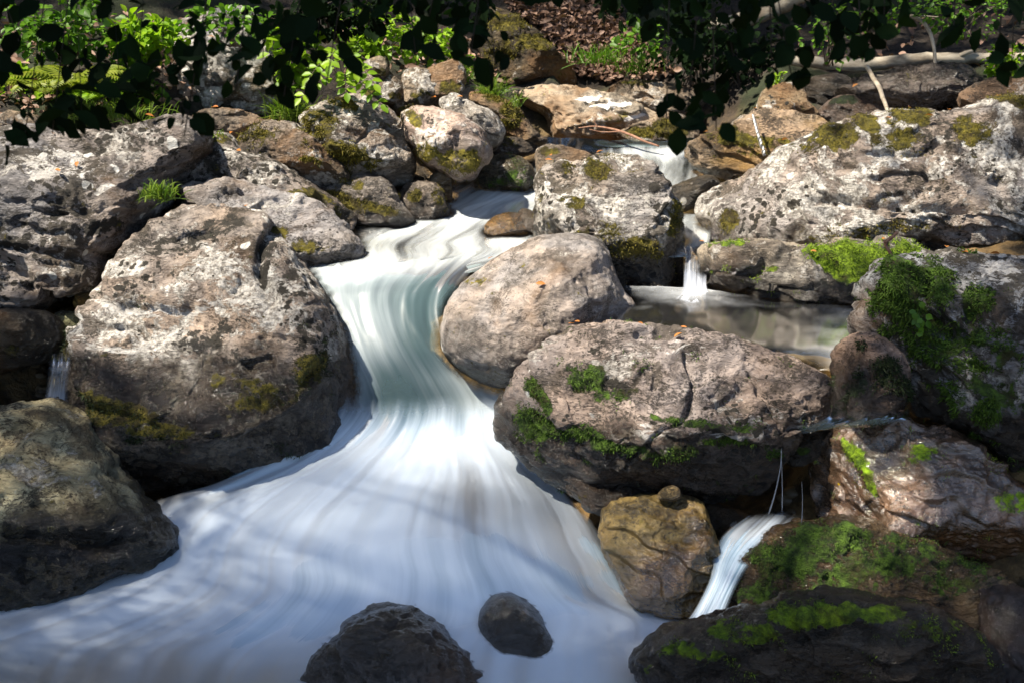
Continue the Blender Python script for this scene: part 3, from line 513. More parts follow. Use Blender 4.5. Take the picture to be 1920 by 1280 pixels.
rock('boulder', 'front dark wedge boulder with bright moss on ridge at bottom right', [(1190, 1242), (1230, 1200), (1330, 1156), (1420, 1130), (1500, 1110), (1582, 1107), (1662, 1118), (1752, 1144), (1832, 1184), (1860, 1240), (1880, 1360), (1700, 1420), (1400, 1420), (1260, 1350), (1205, 1290)], 4.08, .24, .30, -.45, dict(BLACK, a=(.085, .08, .07), b=(.025, .024, .022), stain=.04, mossc='bright', lichen=.1, squash=6, strata=(0, .4, 0)), seed=28, S=360, wetall=.9, n_exp=2.9,
     moss=[(1460, 1132, 50, 20, .95), (1530, 1122, 70, 16, .85), (1370, 1158, 70, 18, .7), (1610, 1125, 70, 16, .6), (1700, 1150, 90, 22, .5), (1280, 1195, 60, 18, .5)], planes=[((0, -.75, -.65), .7)], nfac=2, facdepth=.9, cracks=[([(1290, 1240), (1400, 1180), (1520, 1150)], .03, .05)], mossgeo=('bright', 2600, .012))
rock('boulder', 'dark reddish glossy rock at lower right corner', [(1834, 1130), (1850, 1105), (1890, 1100), (1940, 1110), (2000, 1150), (2020, 1260), (1960, 1330), (1880, 1320), (1848, 1250)], 4.25, .2, .25, .2, dict({**BLACK, 'coat': .4, 'rough': .25, 'wetk': .55}, a=(.10, .065, .06), b=(.03, .02, .02)), seed=29, S=220, wetall=1.0, nfac=6, facdepth=.78, rough_amp=1.6)
rock('boulder', 'black wet rock with glittering left face at the bottom edge', [(575, 1270), (600, 1232), (640, 1195), (690, 1165), (735, 1157), (790, 1172), (840, 1205), (890, 1255), (930, 1310), (940, 1400), (800, 1450), (600, 1420), (560, 1340)], 4.15, .28, .3, .3, dict({**BLACK, 'coat': .4, 'rough': .25, 'wetk': .55}, a=(.075, .07, .065), b=(.02, .02, .02), lichen=.1), seed=30, S=280, wetall=.95, nfac=5, facdepth=.82, planes=[((-.5, -.7, .5), .75)], rough_amp=1.4)
rock('boulder', 'small smooth dark rock standing in the white lower cascade', [(898, 1170), (912, 1140), (945, 1125), (985, 1140), (1025, 1180), (1062, 1230), (1070, 1290), (1020, 1320), (950, 1300), (915, 1240)], 4.37, .14, .2, .5, dict({**BLACK, 'coat': .4, 'rough': .25, 'wetk': .55}, a=(.028, .028, .03), b=(.012, .012, .014), stain=0, lichen=0), seed=31, S=180, wetall=1.0, orough=.4, amp=.5, nfac=1)
rock('stone', 'low dark stone under the veil below the bottom rocks', [(905, 1240), (930, 1222), (960, 1232), (965, 1252), (930, 1260)], 4.28, .06, .08, .3, dict(BLACK, a=(.08, .05, .05)), seed=32, S=90, wetall=1.0, cat='stone')
rock('boulder', 'yellowish boulder in the lower left corner with black wet front', [(-160, 800), (-40, 772), (60, 764), (112, 790), (152, 838), (202, 888), (252, 934), (302, 980), (332, 1012), (336, 1036), (312, 1058), (250, 1066), (200, 1090), (100, 1130), (0, 1165), (-140, 1200), (-260, 1050), (-260, 880)], 4.95, .42, .4, .5, dict(GREY, a=(.60, .56, .36), b=(.25, .225, .13), lichen=.3, spots=.25, white=0, strata=(.2, .5, .1), squash=6), seed=33, S=360, wetdark_z=.0,
     dark=[(130, 1000, 110, 40, .8), (60, 1050, 90, 50, .75), (220, 1010, 80, 35, .8), (20, 880, 30, 40, .7), (70, 950, 70, 20, .5), (300, 1035, 40, 25, .5)], planes=[((.15, -.45, .87), .74), ((.1, -.95, -.2), .75)], nfac=4, cracks=[([(0, 940), (80, 950), (160, 960), (260, 1000)], .03, .06)])
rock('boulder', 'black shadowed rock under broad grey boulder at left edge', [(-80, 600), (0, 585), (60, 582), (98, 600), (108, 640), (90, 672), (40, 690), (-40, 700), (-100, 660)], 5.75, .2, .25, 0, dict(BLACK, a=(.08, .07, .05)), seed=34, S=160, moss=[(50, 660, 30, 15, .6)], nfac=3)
rock('stone', 'orange brown stone wedged between the two big left boulders', [(136, 566), (150, 552), (185, 547), (200, 556), (192, 572), (160, 582), (138, 580)], 6.0, .08, .1, .3, dict(GOLD, a=(.42, .25, .06)), seed=35, S=90, cat='stone')
rock('stone', 'greenish broken stone at head of the little left waterfall', [(92, 600), (110, 585), (140, 588), (160, 600), (150, 640), (135, 672), (108, 672), (100, 640)], 5.9, .08, .12, .4, dict(a=(.34, .34, .18), b=(.1, .1, .04), lichen=.4, mossc='green', spots=.3), seed=36, S=110, moss=[(115, 625, 20, 14, .7)], cat='stone', nfac=7, facdepth=.75)
rock('stone', 'olive mossed grey stone standing in shallow water at left of white rapids', [(594, 366), (620, 350), (648, 334), (672, 326), (700, 328), (722, 338), (745, 372), (770, 402), (768, 425), (700, 432), (640, 420), (605, 395)], 6.95, .22, .25, .3, dict(BROWN, a=(.33, .29, .25), lichen=.15, mossc='olive'), seed=37, S=200, moss=[(625, 375, 35, 22, .9), (655, 395, 55, 18, .85), (665, 345, 25, 15, .65), (720, 405, 45, 12, .8)], wetdark_z=.62, mossgeo=('olive', 1200, .016), cat='stone')
rock('stone', 'small rounded stone with mossy top next to white rapids', [(748, 372), (756, 350), (778, 342), (812, 342), (832, 358), (843, 385), (842, 412), (800, 420), (765, 405)], 7.0, .15, .18, .2, dict(BROWN, a=(.28, .25, .22), b=(.08, .07, .06)), seed=38, S=150, moss=[(772, 370, 22, 18, .85), (825, 375, 18, 22, .6)], wetdark_z=.66, mossgeo=('olive', 500, .014), cat='stone')
rock('stone', 'little tan cobble between moss topped stone and egg shaped boulder', [(803, 340), (810, 325), (828, 321), (846, 332), (848, 352), (844, 380), (820, 365)], 7.2, .09, .12, .1, dict(BROWN, a=(.42, .35, .25), lichen=.4), seed=39, S=100, cat='stone')
rock('stone', 'grey chip of stone behind moss topped stone', [(738, 352), (752, 338), (778, 332), (794, 334), (792, 350), (760, 362)], 7.25, .07, .1, .1, dict(BROWN), seed=40, S=90, cat='stone')
rock('stone', 'wet dark green stone in the stream left of block boulder', [(895, 330), (908, 305), (935, 289), (968, 294), (992, 310), (1002, 335), (985, 358), (940, 368), (905, 358)], 7.4, .18, .2, .25, dict(BLACK, a=(.16, .15, .11), b=(.05, .05, .03), mossc='green', lichen=.3), seed=41, S=170, wetall=.6, moss=[(970, 335, 35, 25, .8), (930, 350, 30, 14, .6)], mossgeo=('green', 600, .014), cat='stone')
rock('stone', 'amber stone in white water at left foot of block boulder', [(908, 432), (918, 412), (945, 400), (972, 402), (985, 420), (990, 440), (950, 448), (918, 446)], 6.7, .12, .14, .2, dict(GOLD, a=(.28, .17, .05), b=(.10, .06, .02)), seed=42, S=120, wetall=.7, cat='stone')
rock('stone', 'dark wet stone beside amber stone at foot of block boulder', [(970, 402), (980, 392), (998, 396), (1012, 412), (1015, 440), (990, 442), (975, 420)], 6.72, .08, .1, .2, dict(BLACK, a=(.14, .12, .10)), seed=43, S=90, wetall=.8, cat='stone')
rock('boulder', 'tan boulder with green moss band behind the huge right boulder, wire across it', [(1288, 282), (1310, 260), (1350, 248), (1395, 222), (1440, 210), (1500, 214), (1545, 236), (1560, 280), (1500, 330), (1430, 345), (1360, 340), (1310, 322)], 7.5, .3, .35, .3, dict(BROWN, a=(.40, .31, .22), b=(.18, .12, .06), lichen=.2, mossc='olive', stain=.4, stainc=(.28, .16, .04)), seed=44, S=240, moss=[(1380, 265, 70, 16, .9), (1430, 280, 50, 14, .7), (1350, 250, 30, 12, .7), (1410, 300, 50, 12, .5)], planes=[((-.1, -.5, .85), .76)], nfac=2, wetdark_z=.72, mossgeo=('olive', 1200, .016))
rock('stone', 'upright tan stone with flat top on right bank', [(1422, 215), (1428, 180), (1442, 162), (1480, 158), (1502, 164), (1512, 195), (1530, 222), (1520, 245), (1450, 240)], 8.0, .2, .22, .1, dict(BROWN, a=(.38, .32, .21), lichen=.4), seed=45, S=150, dark=[(1470, 195, 30, 12, .5)], cat='stone')
rock('stone', 'dark mossy stone with purple sheen behind huge right boulder', [(1528, 225), (1540, 200), (1570, 182), (1600, 180), (1635, 186), (1655, 205), (1650, 235), (1580, 250), (1540, 245)], 7.9, .2, .22, .2, dict(BLACK, a=(.20, .16, .14), b=(.07, .05, .04), mossc='dark'), seed=46, S=150, wetspots=[(1620, 200, 30, 20, .8)], moss=[(1570, 195, 35, 14, .7)], cat='stone')
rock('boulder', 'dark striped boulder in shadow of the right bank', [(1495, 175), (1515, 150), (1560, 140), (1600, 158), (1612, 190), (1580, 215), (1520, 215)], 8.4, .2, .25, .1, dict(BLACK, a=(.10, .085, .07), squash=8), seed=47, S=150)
rock('boulder', 'blue grey glossy wet boulder under the fallen log', [(1560, 185), (1600, 150), (1660, 135), (1730, 125), (1800, 118), (1830, 140), (1850, 165), (1820, 195), (1760, 205), (1690, 215), (1620, 200)], 8.0, .25, .3, .5, dict(BLACK, a=(.22, .22, .24), b=(.07, .07, .08), stain=0, squash=7, bump=.9), seed=48, S=220, wetall=.9, nfac=6, facdepth=.8, rough_amp=1.6)
rock('boulder', 'earthy brown rock hump at right edge above the huge boulder', [(1800, 185), (1820, 160), (1860, 148), (1930, 140), (2020, 150), (2040, 210), (1940, 240), (1830, 230)], 7.5, .2, .3, .4, dict(BROWN, a=(.26, .18, .12), b=(.10, .065, .04)), seed=49, S=160, moss=[(1880, 190, 40, 18, .8)])
rock('stone', 'wet flat dark stone in water between block boulder and huge right boulder', [(1244, 362), (1270, 345), (1310, 333), (1340, 332), (1350, 350), (1320, 380), (1275, 395), (1250, 385)], 7.1, .15, .2, .3, dict(BROWN, a=(.20, .17, .12), b=(.07, .06, .04), mossc='dark'), seed=50, S=140, wetall=.6, moss=[(1295, 372, 28, 10, .6)], cat='stone')
rock('stone', 'small glistening black stone beside the left waterfall foot', [(106, 782), (118, 768), (138, 775), (148, 800), (140, 822), (118, 815)], 5.3, .06, .08, .1, dict(BLACK), seed=51, S=90, wetall=1.0, cat='stone')
# rubble on the left bank
RUB = [(688, 165, 38, 42, 'pale wrinkled rubble rock below bright shrub on bank'), (735, 172, 30, 26, 'rubble rock half hidden by dry stems on left bank'), (785, 165, 42, 36, 'square tan rubble rock in middle of bank rubble'), (838, 150, 40, 36, 'bright rubble rock at upper end of bank rubble'), (800, 190, 36, 20, 'low dark rubble rock above egg shaped boulder'), (880, 178, 24, 18, 'small rubble rock beside grassy ridge'), (760, 200, 28, 18, 'brown rubble rock between the two round boulders'), (705, 130, 28, 22, 'topmost rubble rock under shrub leaves')]
for k, (x, y, rx, ry, lb) in enumerate(RUB):
    rs = np.random.default_rng(500 + k); th = np.linspace(0, 2 * math.pi, 9, endpoint=False) + rs.random() * .5; rr = .8 + .35 * rs.random(9)
    rock('rubble_rock', lb, [(x + rx * r * math.cos(t), y + ry * r * math.sin(t)) for t, r in zip(th, rr)], 8.0 + .1 * rs.random(), .14, .2, .3, dict(BROWN, a=(.42, .36, .28), b=(.15, .115, .08), lichen=.55, spots=.2, mossc='olive'), seed=60 + k, S=110, nfac=7, facdepth=.76, moss=[(x + 8, y + ry * .5, rx * .7, ry * .5, .6)], cat='rock', group='rubble rocks on the left bank')
# lichen cliff and mossy rock on the banks
rock('rock_face', 'steep white lichen rock face among dark leaves on left bank', [(330, 60), (370, 25), (430, 10), (480, 30), (505, 90), (520, 160), (510, 215), (430, 235), (360, 215), (335, 150)], 7.75, .25, .5, .3, dict(PALE, a=(.52, .50, .47), b=(.14, .12, .10), lichen=.8, white=.6, spots=.4, stain=.15, stainc=(.38, .24, .02)), seed=80, S=240, nfac=7, facdepth=.78, dark=[(420, 150, 40, 25, .4)], pale=[(420, 190, 30, 14, .8), (480, 185, 10, 8, .9)], rough_amp=1.6, cat='rock')
rock('rock_face', 'dark moss covered rock hump left of dead leaf slope', [(905, 40), (920, 15), (950, 25), (985, 50), (1020, 80), (1055, 115), (1075, 150), (1000, 170), (940, 160), (905, 110)], 9.2, .25, .5, .4, dict(BROWN, a=(.14, .10, .05), b=(.04, .03, .015), mossc='olive'), seed=81, S=200, moss=[(950, 50, 50, 25, .9), (1000, 90, 50, 25, .8), (940, 110, 40, 40, .5)], mossgeo=('olive', 1400, .025), cat='rock')
rock('stone', 'brown flat stone on bank edge left of broad grey boulder top', [(-40, 232), (10, 212), (60, 214), (90, 226), (70, 245), (0, 252)], 6.9, .12, .2, .4, dict(BROWN), seed=82, S=110, cat='stone')
rock('stone', 'pale edged crumbly rock between rock face and spotted brown rock', [(345, 225), (380, 208), (430, 205), (480, 215), (500, 235), (470, 262), (420, 262), (370, 250)], 7.3, .15, .25, .3, dict(BROWN, a=(.3, .24, .18)), seed=83, S=140, cat='stone')

# ------------------------------------------------------------------ water
def water_mat(name, clear=(.72, .84, .80), milk=(.20, .30, .31), milkiness=.35, foamc=(.80, .84, .88), su=14.0, sv=1.2, kstreak=.9, rough=.14, bump=.2, mk0=.12, warp=.05):
    t = NT(name)
    uv = t.n('UVMap', uv_map='flow').outputs[0]
    w_ = t.n('VectorMath', {0: uv, 1: t.n('VectorMath', {0: t.noise(uv, 2.2, 3, out=1), 3: warp}, operation='SCALE').outputs[0]}, operation='ADD').outputs[0]
    s1 = t.noise(t.vmul(w_, (su, sv, 1)), 1.0, 5, .6)
    s2 = t.noise(t.vmul(w_, (su * .28, sv * .6, 1), loc=(3, 7, 0)), 1.0, 3, .5)
    s3 = t.noise(t.vmul(w_, (su * 3.2, sv * 1.4, 1), loc=(9, 2, 0)), 1.0, 3, .6)
    s = t.math('ADD', t.math('MULTIPLY', s1, .45), t.math('ADD', t.math('MULTIPLY', s2, .32), t.math('MULTIPLY', s3, .23)))
    f = t.math('ADD', t.attr('foam'), t.math('MULTIPLY', t.math('SUBTRACT', s, .5), kstreak * 2))
    f = t.step(f, .05, 1.0)
    bp = t.n('Bump', {'Strength': bump, 'Distance': .03, 'Height': s})
    gl = t.n('BsdfGlossy', {'Color': (1, 1, 1, 1), 'Roughness': rough, 'Normal': bp.outputs[0]})
    tp = t.n('BsdfTransparent', {'Color': c4(clear)})
    md = t.n('BsdfDiffuse', {'Color': c4(milk), 'Normal': bp.outputs[0]})
    body = t.n('MixShader', {0: t.n('MapRange', {0: t.attr('foam'), 1: -.02, 2: .4, 3: milkiness * mk0, 4: milkiness}).outputs[0], 1: tp.outputs[0], 2: md.outputs[0]})
    fr = t.n('Fresnel', {'IOR': 1.33, 'Normal': bp.outputs[0]})
    body = t.n('MixShader', {0: fr.outputs[0], 1: body.outputs[0], 2: gl.outputs[0]})
    fd = t.n('BsdfDiffuse', {'Color': c4(foamc), 'Normal': bp.outputs[0]})
    ft = t.n('BsdfTranslucent', {'Color': c4(foamc)})
    fo = t.n('MixShader', {0: .12, 1: fd.outputs[0], 2: ft.outputs[0]})
    sh = t.n('MixShader', {0: f, 1: body.outputs[0], 2: fo.outputs[0]})
    al = t.step(t.math('ADD', t.attr('alpha'), t.math('MULTIPLY', t.math('SUBTRACT', s, .5), .5)), .05, .75)
    sh = t.n('MixShader', {0: al, 1: t.n('BsdfTransparent').outputs[0], 2: sh.outputs[0]})
    return t.out(sh.outputs[0])

from mathutils.kdtree import KDTree
_rv = np.vstack([v[1::(3 if len(v) > 8000 else 1)] for v in ROCKV.values()]); _rv = _rv[(_rv[:, 2] > -.6) & (_rv[:, 2] < 1.0)]
KD = KDTree(len(_rv))
for _i, _p in enumerate(_rv.tolist()): KD.insert(_p, _i)
KD.balance()
def water(name, rows, mat, M=110, per=16, feather=(.06, .06), ends=(0, 0), rip=.012, vs=1.0, seed=0, fade=.07):
    rs = []
    for r in rows:
        q = []
        for px, py, z, fm in r: q.append((*atz(px, py, z), fm))
        rs.append(catmull(np.array(q), M))
    A = np.array(rs)                                        # rows x M x 4
    n = (len(rows) - 1) * per + 1
    out = np.stack([catmull_uniform(A[:, j], n) for j in range(M)], 1)
    V = out[..., :3].copy(); foam = out[..., 3]
    mid = V[:, M // 2]; L = np.concatenate([[0], np.cumsum(np.linalg.norm(np.diff(mid, axis=0), axis=1))])
    u = np.linspace(0, 1, M)
    UV = np.stack([np.broadcast_to(u, (n, M)), np.broadcast_to(L[:, None] * vs, (n, M))], -1)
    al = np.ones((n, M))
    if feather[0]: al = np.minimum(al, (u / feather[0])[None])
    if feather[1]: al = np.minimum(al, ((1 - u) / feather[1])[None])
    tt = np.linspace(0, 1, n)
    if ends[0]: al = np.minimum(al, (tt / ends[0])[:, None])
    if ends[1]: al = np.minimum(al, ((1 - tt) / ends[1])[:, None])
    q = np.stack([UV[..., 0] * 6, UV[..., 1] * 1.6, np.full((n, M), seed)], -1).reshape(-1, 3)
    nz = fbm(q, 3).reshape(n, M)
    V[..., 2] += rip * nz
    if fade:
        dd = np.array([KD.find(p)[2] for p in V.reshape(-1, 3).tolist()]).reshape(n, M); al = np.minimum(al, np.clip(.10 + dd / fade, 0, 1))
    idx = np.arange(n * M).reshape(n, M)
    F = np.stack([idx[:-1, :-1], idx[:-1, 1:], idx[1:, 1:], idx[1:, :-1]], -1).reshape(-1, 4)
    return tag(mesh(name, V.reshape(-1, 3), F, mat, None, dict(foam=foam.ravel(), alpha=np.clip(al, 0, 1).ravel()), uv=UV.reshape(-1, 2)), kind='structure')
def catmull_uniform(P, n):
    P = np.asarray(P); Q = np.vstack([2 * P[0] - P[1], P, 2 * P[-1] - P[-2]])
    x = np.linspace(0, len(P) - 1, n); i = np.minimum(x.astype(int), len(P) - 2); t = (x - i)[:, None]
    a, b, c, d = Q[i], Q[i + 1], Q[i + 2], Q[i + 3]
    return .5 * (2 * b + (c - a) * t + (2 * a - 5 * b + 4 * c - d) * t * t + (3 * b - a - 3 * c + d) * t ** 3)

W_UP = water_mat('upper_stream', clear=(.78, .82, .70), milk=(.22, .30, .31), milkiness=.55, foamc=(.70, .75, .77), su=10, sv=1.0, kstreak=1.0, bump=.06)
W_CH = water_mat('chute_water', clear=(.70, .84, .82), milk=(.085, .14, .15), milkiness=.7, foamc=(.70, .76, .79), su=7, sv=.3, kstreak=.62, bump=.06, mk0=.85, rough=.3)
W_LO = water_mat('white_water', milk=(.15, .27, .37), milkiness=.85, foamc=(.74, .84, .95), su=14, sv=.38, kstreak=1.0, bump=.10, rough=.35, mk0=1.0)
W_SIDE = water_mat('side_pool', clear=(.80, .72, .50), milk=(.26, .18, .07), milkiness=.5, su=2.2, sv=6, kstreak=.75, mk0=.95, bump=.03, rough=.18)
W_THIN = water_mat('thin_fall', clear=(.9, .92, .95), milk=(.3, .34, .42), milkiness=.3, foamc=(.62, .66, .74), su=6, sv=.7, kstreak=1.1)

water('stream_water', [
    [(890, 258, .80, -0.50), (1050, 258, .80, -0.50), (1180, 262, .80, -0.50), (1330, 262, .80, -0.50)],
    [(880, 285, .755, -0.45), (1050, 282, .755, -0.40), (1180, 280, .755, 0.48), (1330, 285, .755, 0.30)],
    [(860, 310, .72, -0.06), (980, 310, .71, 0.01), (1150, 310, .71, 0.30), (1340, 310, .71, 0.12)],
    [(800, 350, .655, 0.05), (930, 365, .645, 0.55), (1100, 350, .65, 0.30), (1345, 345, .66, 0.44)],
    [(700, 402, .605, -0.06), (840, 400, .605, 0.55), (1000, 395, .605, 0.48), (1340, 400, .60, 0.30)],
    [(610, 430, .585, -0.06), (780, 438, .58, 0.44), (960, 435, .58, 0.34), (1335, 440, .58, 0.37)],
    [(560, 470, .565, 0.08), (720, 462, .565, 0.26), (930, 455, .565, 0.55), (1330, 468, .565, 0.37)],
    [(555, 500, .55, 0.48), (700, 498, .55, 0.48), (900, 480, .55, 0.44), (1325, 480, .555, 0.30)],
    [(580, 545, .475, 0.19), (705, 540, .48, 0.26), (830, 520, .50, 0.26), (940, 490, .52, 0.16)],
    ], W_UP, M=150, feather=(.02, .02), seed=1)
water('stream_water', [
    [(540, 486, .562, .7), (700, 480, .562, .7), (830, 470, .562, .8), (990, 450, .562, .7)],
    [(545, 515, .525, 0.50), (690, 515, .535, 0.50), (800, 505, .535, 0.45), (930, 480, .54, 0.40)],
    [(570, 555, .455, 0.50), (695, 555, .46, 0.37), (790, 545, .47, 0.15), (875, 525, .49, 0.10)],
    [(598, 605, .36, 0.40), (705, 605, .37, 0.42), (780, 598, .38, 0.15), (865, 590, .385, 0.10)],
    [(618, 660, .26, 0.50), (715, 660, .27, 0.37), (785, 655, .28, 0.15), (890, 655, .27, 0.50)],
    [(636, 710, .165, 0.75), (725, 715, .16, 0.07), (795, 712, .165, 0.20), (930, 690, .19, 0.85)],
    [(648, 760, .07, 0.80), (735, 768, .06, -0.08), (805, 765, .06, 0.15), (965, 725, .12, 0.90)],
    [(640, 800, .005, .9), (742, 812, -.005, .35), (815, 810, -.005, .45), (975, 765, .04, .95)],
    [(600, 830, -.03, .95), (745, 840, -.03, .8), (825, 838, -.03, .85), (950, 810, -.02, .95)],
    [(560, 870, -.07, .95), (745, 875, -.05, .8), (825, 875, -.05, .8), (970, 860, -.05, .95)],
    ], W_CH, M=110, feather=(.03, .05), ends=(.12, .30), seed=2)
water('stream_water', [
    [(625, 735, .135, .5), (740, 735, .13, .4), (825, 733, .13, .4), (950, 735, .125, .8)],
    [(600, 785, .06, .6), (740, 785, .058, .5), (825, 783, .058, .5), (960, 780, .06, .9)],
    [(530, 838, -.015, 0.66), (730, 838, -.005, 0.78), (835, 838, -.005, 0.78), (985, 835, -.0, 0.8)],
    [(410, 900, -.12, 0.46), (640, 890, -.045, 0.84), (860, 890, -.035, 0.58), (1050, 905, -.09, 0.56)],
    [(290, 935, -.20, 0.50), (590, 960, -.095, 0.88), (870, 945, -.065, 0.46), (1120, 985, -.16, 0.42)],  # lower foam on the right puts blue-grey shadow into the water colour
    [(230, 975, -.255, 0.66), (540, 1030, -.155, 0.84), (850, 1025, -.125, 0.70), (1165, 1065, -.235, 0.46)],
    [(150, 1060, -.285, 0.52), (500, 1105, -.215, 0.74), (845, 1095, -.195, 0.68), (1210, 1130, -.29, 0.52)],
    [(-60, 1130, -.30, 0.42), (440, 1170, -.262, 0.68), (850, 1150, -.255, 0.74), (1290, 1160, -.305, 0.74)],
    [(-260, 1190, -.31, 0.30), (380, 1230, -.292, 0.46), (850, 1215, -.292, 0.66), (1330, 1210, -.31, 0.68)],
    [(-350, 1270, -.31, 0.15), (330, 1290, -.308, 0.22), (850, 1290, -.308, 0.58), (1350, 1290, -.31, 0.60)],
    [(-500, 1400, -.32, 0.3), (300, 1400, -.32, 0.36), (850, 1400, -.32, 0.48), (1400, 1400, -.32, 0.5)],
    ], W_LO, M=170, feather=(.05, .035), ends=(.21, 0), rip=.014, vs=.8, seed=3, fade=.014)
water('stream_water', [
    [(1170, 536, .45, .3), (1300, 540, .45, .6), (1450, 560, .45, .1), (1700, 572, .45, .1)],
    [(1165, 560, .445, .0), (1300, 566, .445, .2), (1450, 580, .445, .0), (1700, 590, .445, .45)],
    [(1160, 588, .44, .0), (1300, 596, .44, .0), (1450, 612, .44, .0), (1695, 622, .44, .4)],
    [(1150, 618, .435, .0), (1300, 632, .435, .0), (1445, 655, .435, .05), (1690, 665, .435, .75)],
    [(1150, 650, .34, .0), (1300, 672, .33, .0), (1460, 690, .36, .0), (1690, 700, .42, .3)],
    ], W_SIDE, M=110, feather=(0, 0), seed=4, vs=.8)
water('waterfall', [
    [(1278, 462, .57, .6), (1300, 462, .57, .4), (1328, 462, .57, .6)], [(1282, 478, .555, .5), (1303, 478, .555, .3), (1326, 478, .555, .6)],
    [(1281, 505, .52, .5), (1302, 505, .52, .35), (1326, 505, .52, .5)], [(1278, 545, .455, .75), (1300, 548, .45, .6), (1330, 548, .45, .8)], [(1262, 562, .448, .9), (1300, 572, .447, .9), (1370, 568, .447, .8)]], W_THIN, M=40, feather=(.12, .12), ends=(.05, .2), rip=.006, seed=5)
water('waterfall', [
    [(92, 655, .385, .0), (112, 652, .385, .0), (138, 650, .385, .1)], [(88, 690, .335, .25), (110, 690, .335, .2), (134, 688, .335, .3)], [(82, 735, .225, .5), (106, 735, .225, .4), (128, 735, .225, .6)], [(70, 785, .115, .7), (100, 788, .11, .7), (130, 788, .11, .8)], [(60, 815, .06, .8), (100, 818, .06, .8), (140, 818, .06, .8)]], W_THIN, M=40, feather=(.4, .3), ends=(.3, .25), rip=.006, seed=6, fade=.02)
water('stream_water', [
    [(1560, 690, .42, -0.35), (1620, 690, .42, -0.35), (1700, 690, .42, -0.35)],
    [(1555, 740, .41, -0.35), (1620, 740, .41, -0.35), (1700, 740, .41, -0.35)],
    [(1545, 785, .39, -0.35), (1600, 785, .395, -0.35), (1700, 785, .395, -0.35)],
    [(1475, 815, .36, -0.1), (1510, 812, .36, -0.1), (1560, 806, .365, -0.35)]], W_UP, M=40, feather=(.1, .1), ends=(0, .1), seed=14, vs=.8)
for k, (xa, ya, xb, yb, wd) in enumerate(((1466, 835, 1438, 972, 2.2), (1464, 840, 1466, 965, 1.5), (1503, 900, 1502, 985, 1.2))):
    rows = []
    for s in np.linspace(0, 1, 5):
        x = xa + (xb - xa) * s ** 1.5 + 2 * math.sin(s * 3); y = ya + (yb - ya) * s; zz = at(np.array(x), np.array(y), 4.60 - .02 * s)[2]
        e_ = wd * (.45 + .8 * s); rows.append([(x - e_, y, zz, .1), (x, y, zz, .4), (x + e_, y, zz, .1)])
    tag(water('water_trickle', rows, W_THIN, M=12, feather=(.3, .3), ends=(.1, .2), rip=0, seed=7 + k, fade=0), kind='structure')
water('stream_water', [
    [(1400, 965, -.04, 0.20), (1460, 955, -.03, 0.34), (1520, 965, -.03, 0.20)], [(1352, 1000, -.06, 0.34), (1400, 1000, -.055, 0.48), (1470, 1005, -.05, 0.27)],
    [(1335, 1040, -.10, 0.34), (1362, 1040, -.095, 0.48), (1420, 1045, -.09, 0.27)], [(1325, 1090, -.165, 0.41), (1345, 1092, -.16, 0.56), (1385, 1095, -.16, 0.34)], [(1285, 1160, -.25, 0.63), (1318, 1160, -.24, 0.66), (1360, 1160, -.24, 0.56)], [(1225, 1205, -.298, 0.63), (1290, 1205, -.298, 0.63), (1360, 1200, -.298, 0.56)]], W_LO, M=50, feather=(.3, .3), ends=(.15, .15), rip=.006, seed=12, fade=.02)

# ------------------------------------------------------------------ plants on the banks
def on_ground(px, py, Y): 
    p = at(px, py, Y); return np.array((p[0], p[1], ground_z([[p[0], p[1]]])[0]))
def shrub(name, label, px, py, Y, rx, ry, n, L, mat, group=None, cat='shrub', wd=.34, seed=0, droop=.25):
    rs = np.random.default_rng(900 + seed); c = at(px, py, Y); sx, sy = rx / FPX * Y, ry / FPX * Y
    base = np.array((c[0], c[1] + .05, c[2] - sy * 1.1))
    u = rs.normal(size=(n, 3)); u /= np.linalg.norm(u, axis=1)[:, None]; u *= (rs.random(n) ** .45)[:, None]
    P = c + u * np.array((sx, min(sx, sy) * .9, sy))
    P += .05 * np.stack([perlin(P * 6 + k * 31) for k in range(3)], 1)
    D = u * np.array((1, 1, .35)) + rs.normal(size=(n, 3)) * .55 + np.array((0, -.35, -droop)); Nn = np.array((0, -.35, 1.0)) + rs.normal(size=(n, 3)) * .42
    ll = L * (.55 + .7 * rs.random(n))
    r = empty(name, base, label, cat, group)
    v, f, a = leaves(P, D, Nn, ll, ll * wd); mesh('foliage', v - base, f, mat, r, dict(rnd=a))
    st = []
    for k in range(max(5, n // 22)):
        q = P[rs.integers(n)]; m = (base + q) / 2 + rs.normal(size=3) * .03; m[2] += .04
        st.append((catmull(np.array([base + rs.normal(size=3) * (.15 * sx, .03, .0), m, q]), 8), (.006, .003, .0015)))
    v, f = tubes(st, 5); mesh('stems', v - base, f, M_BARK, r)
    return r
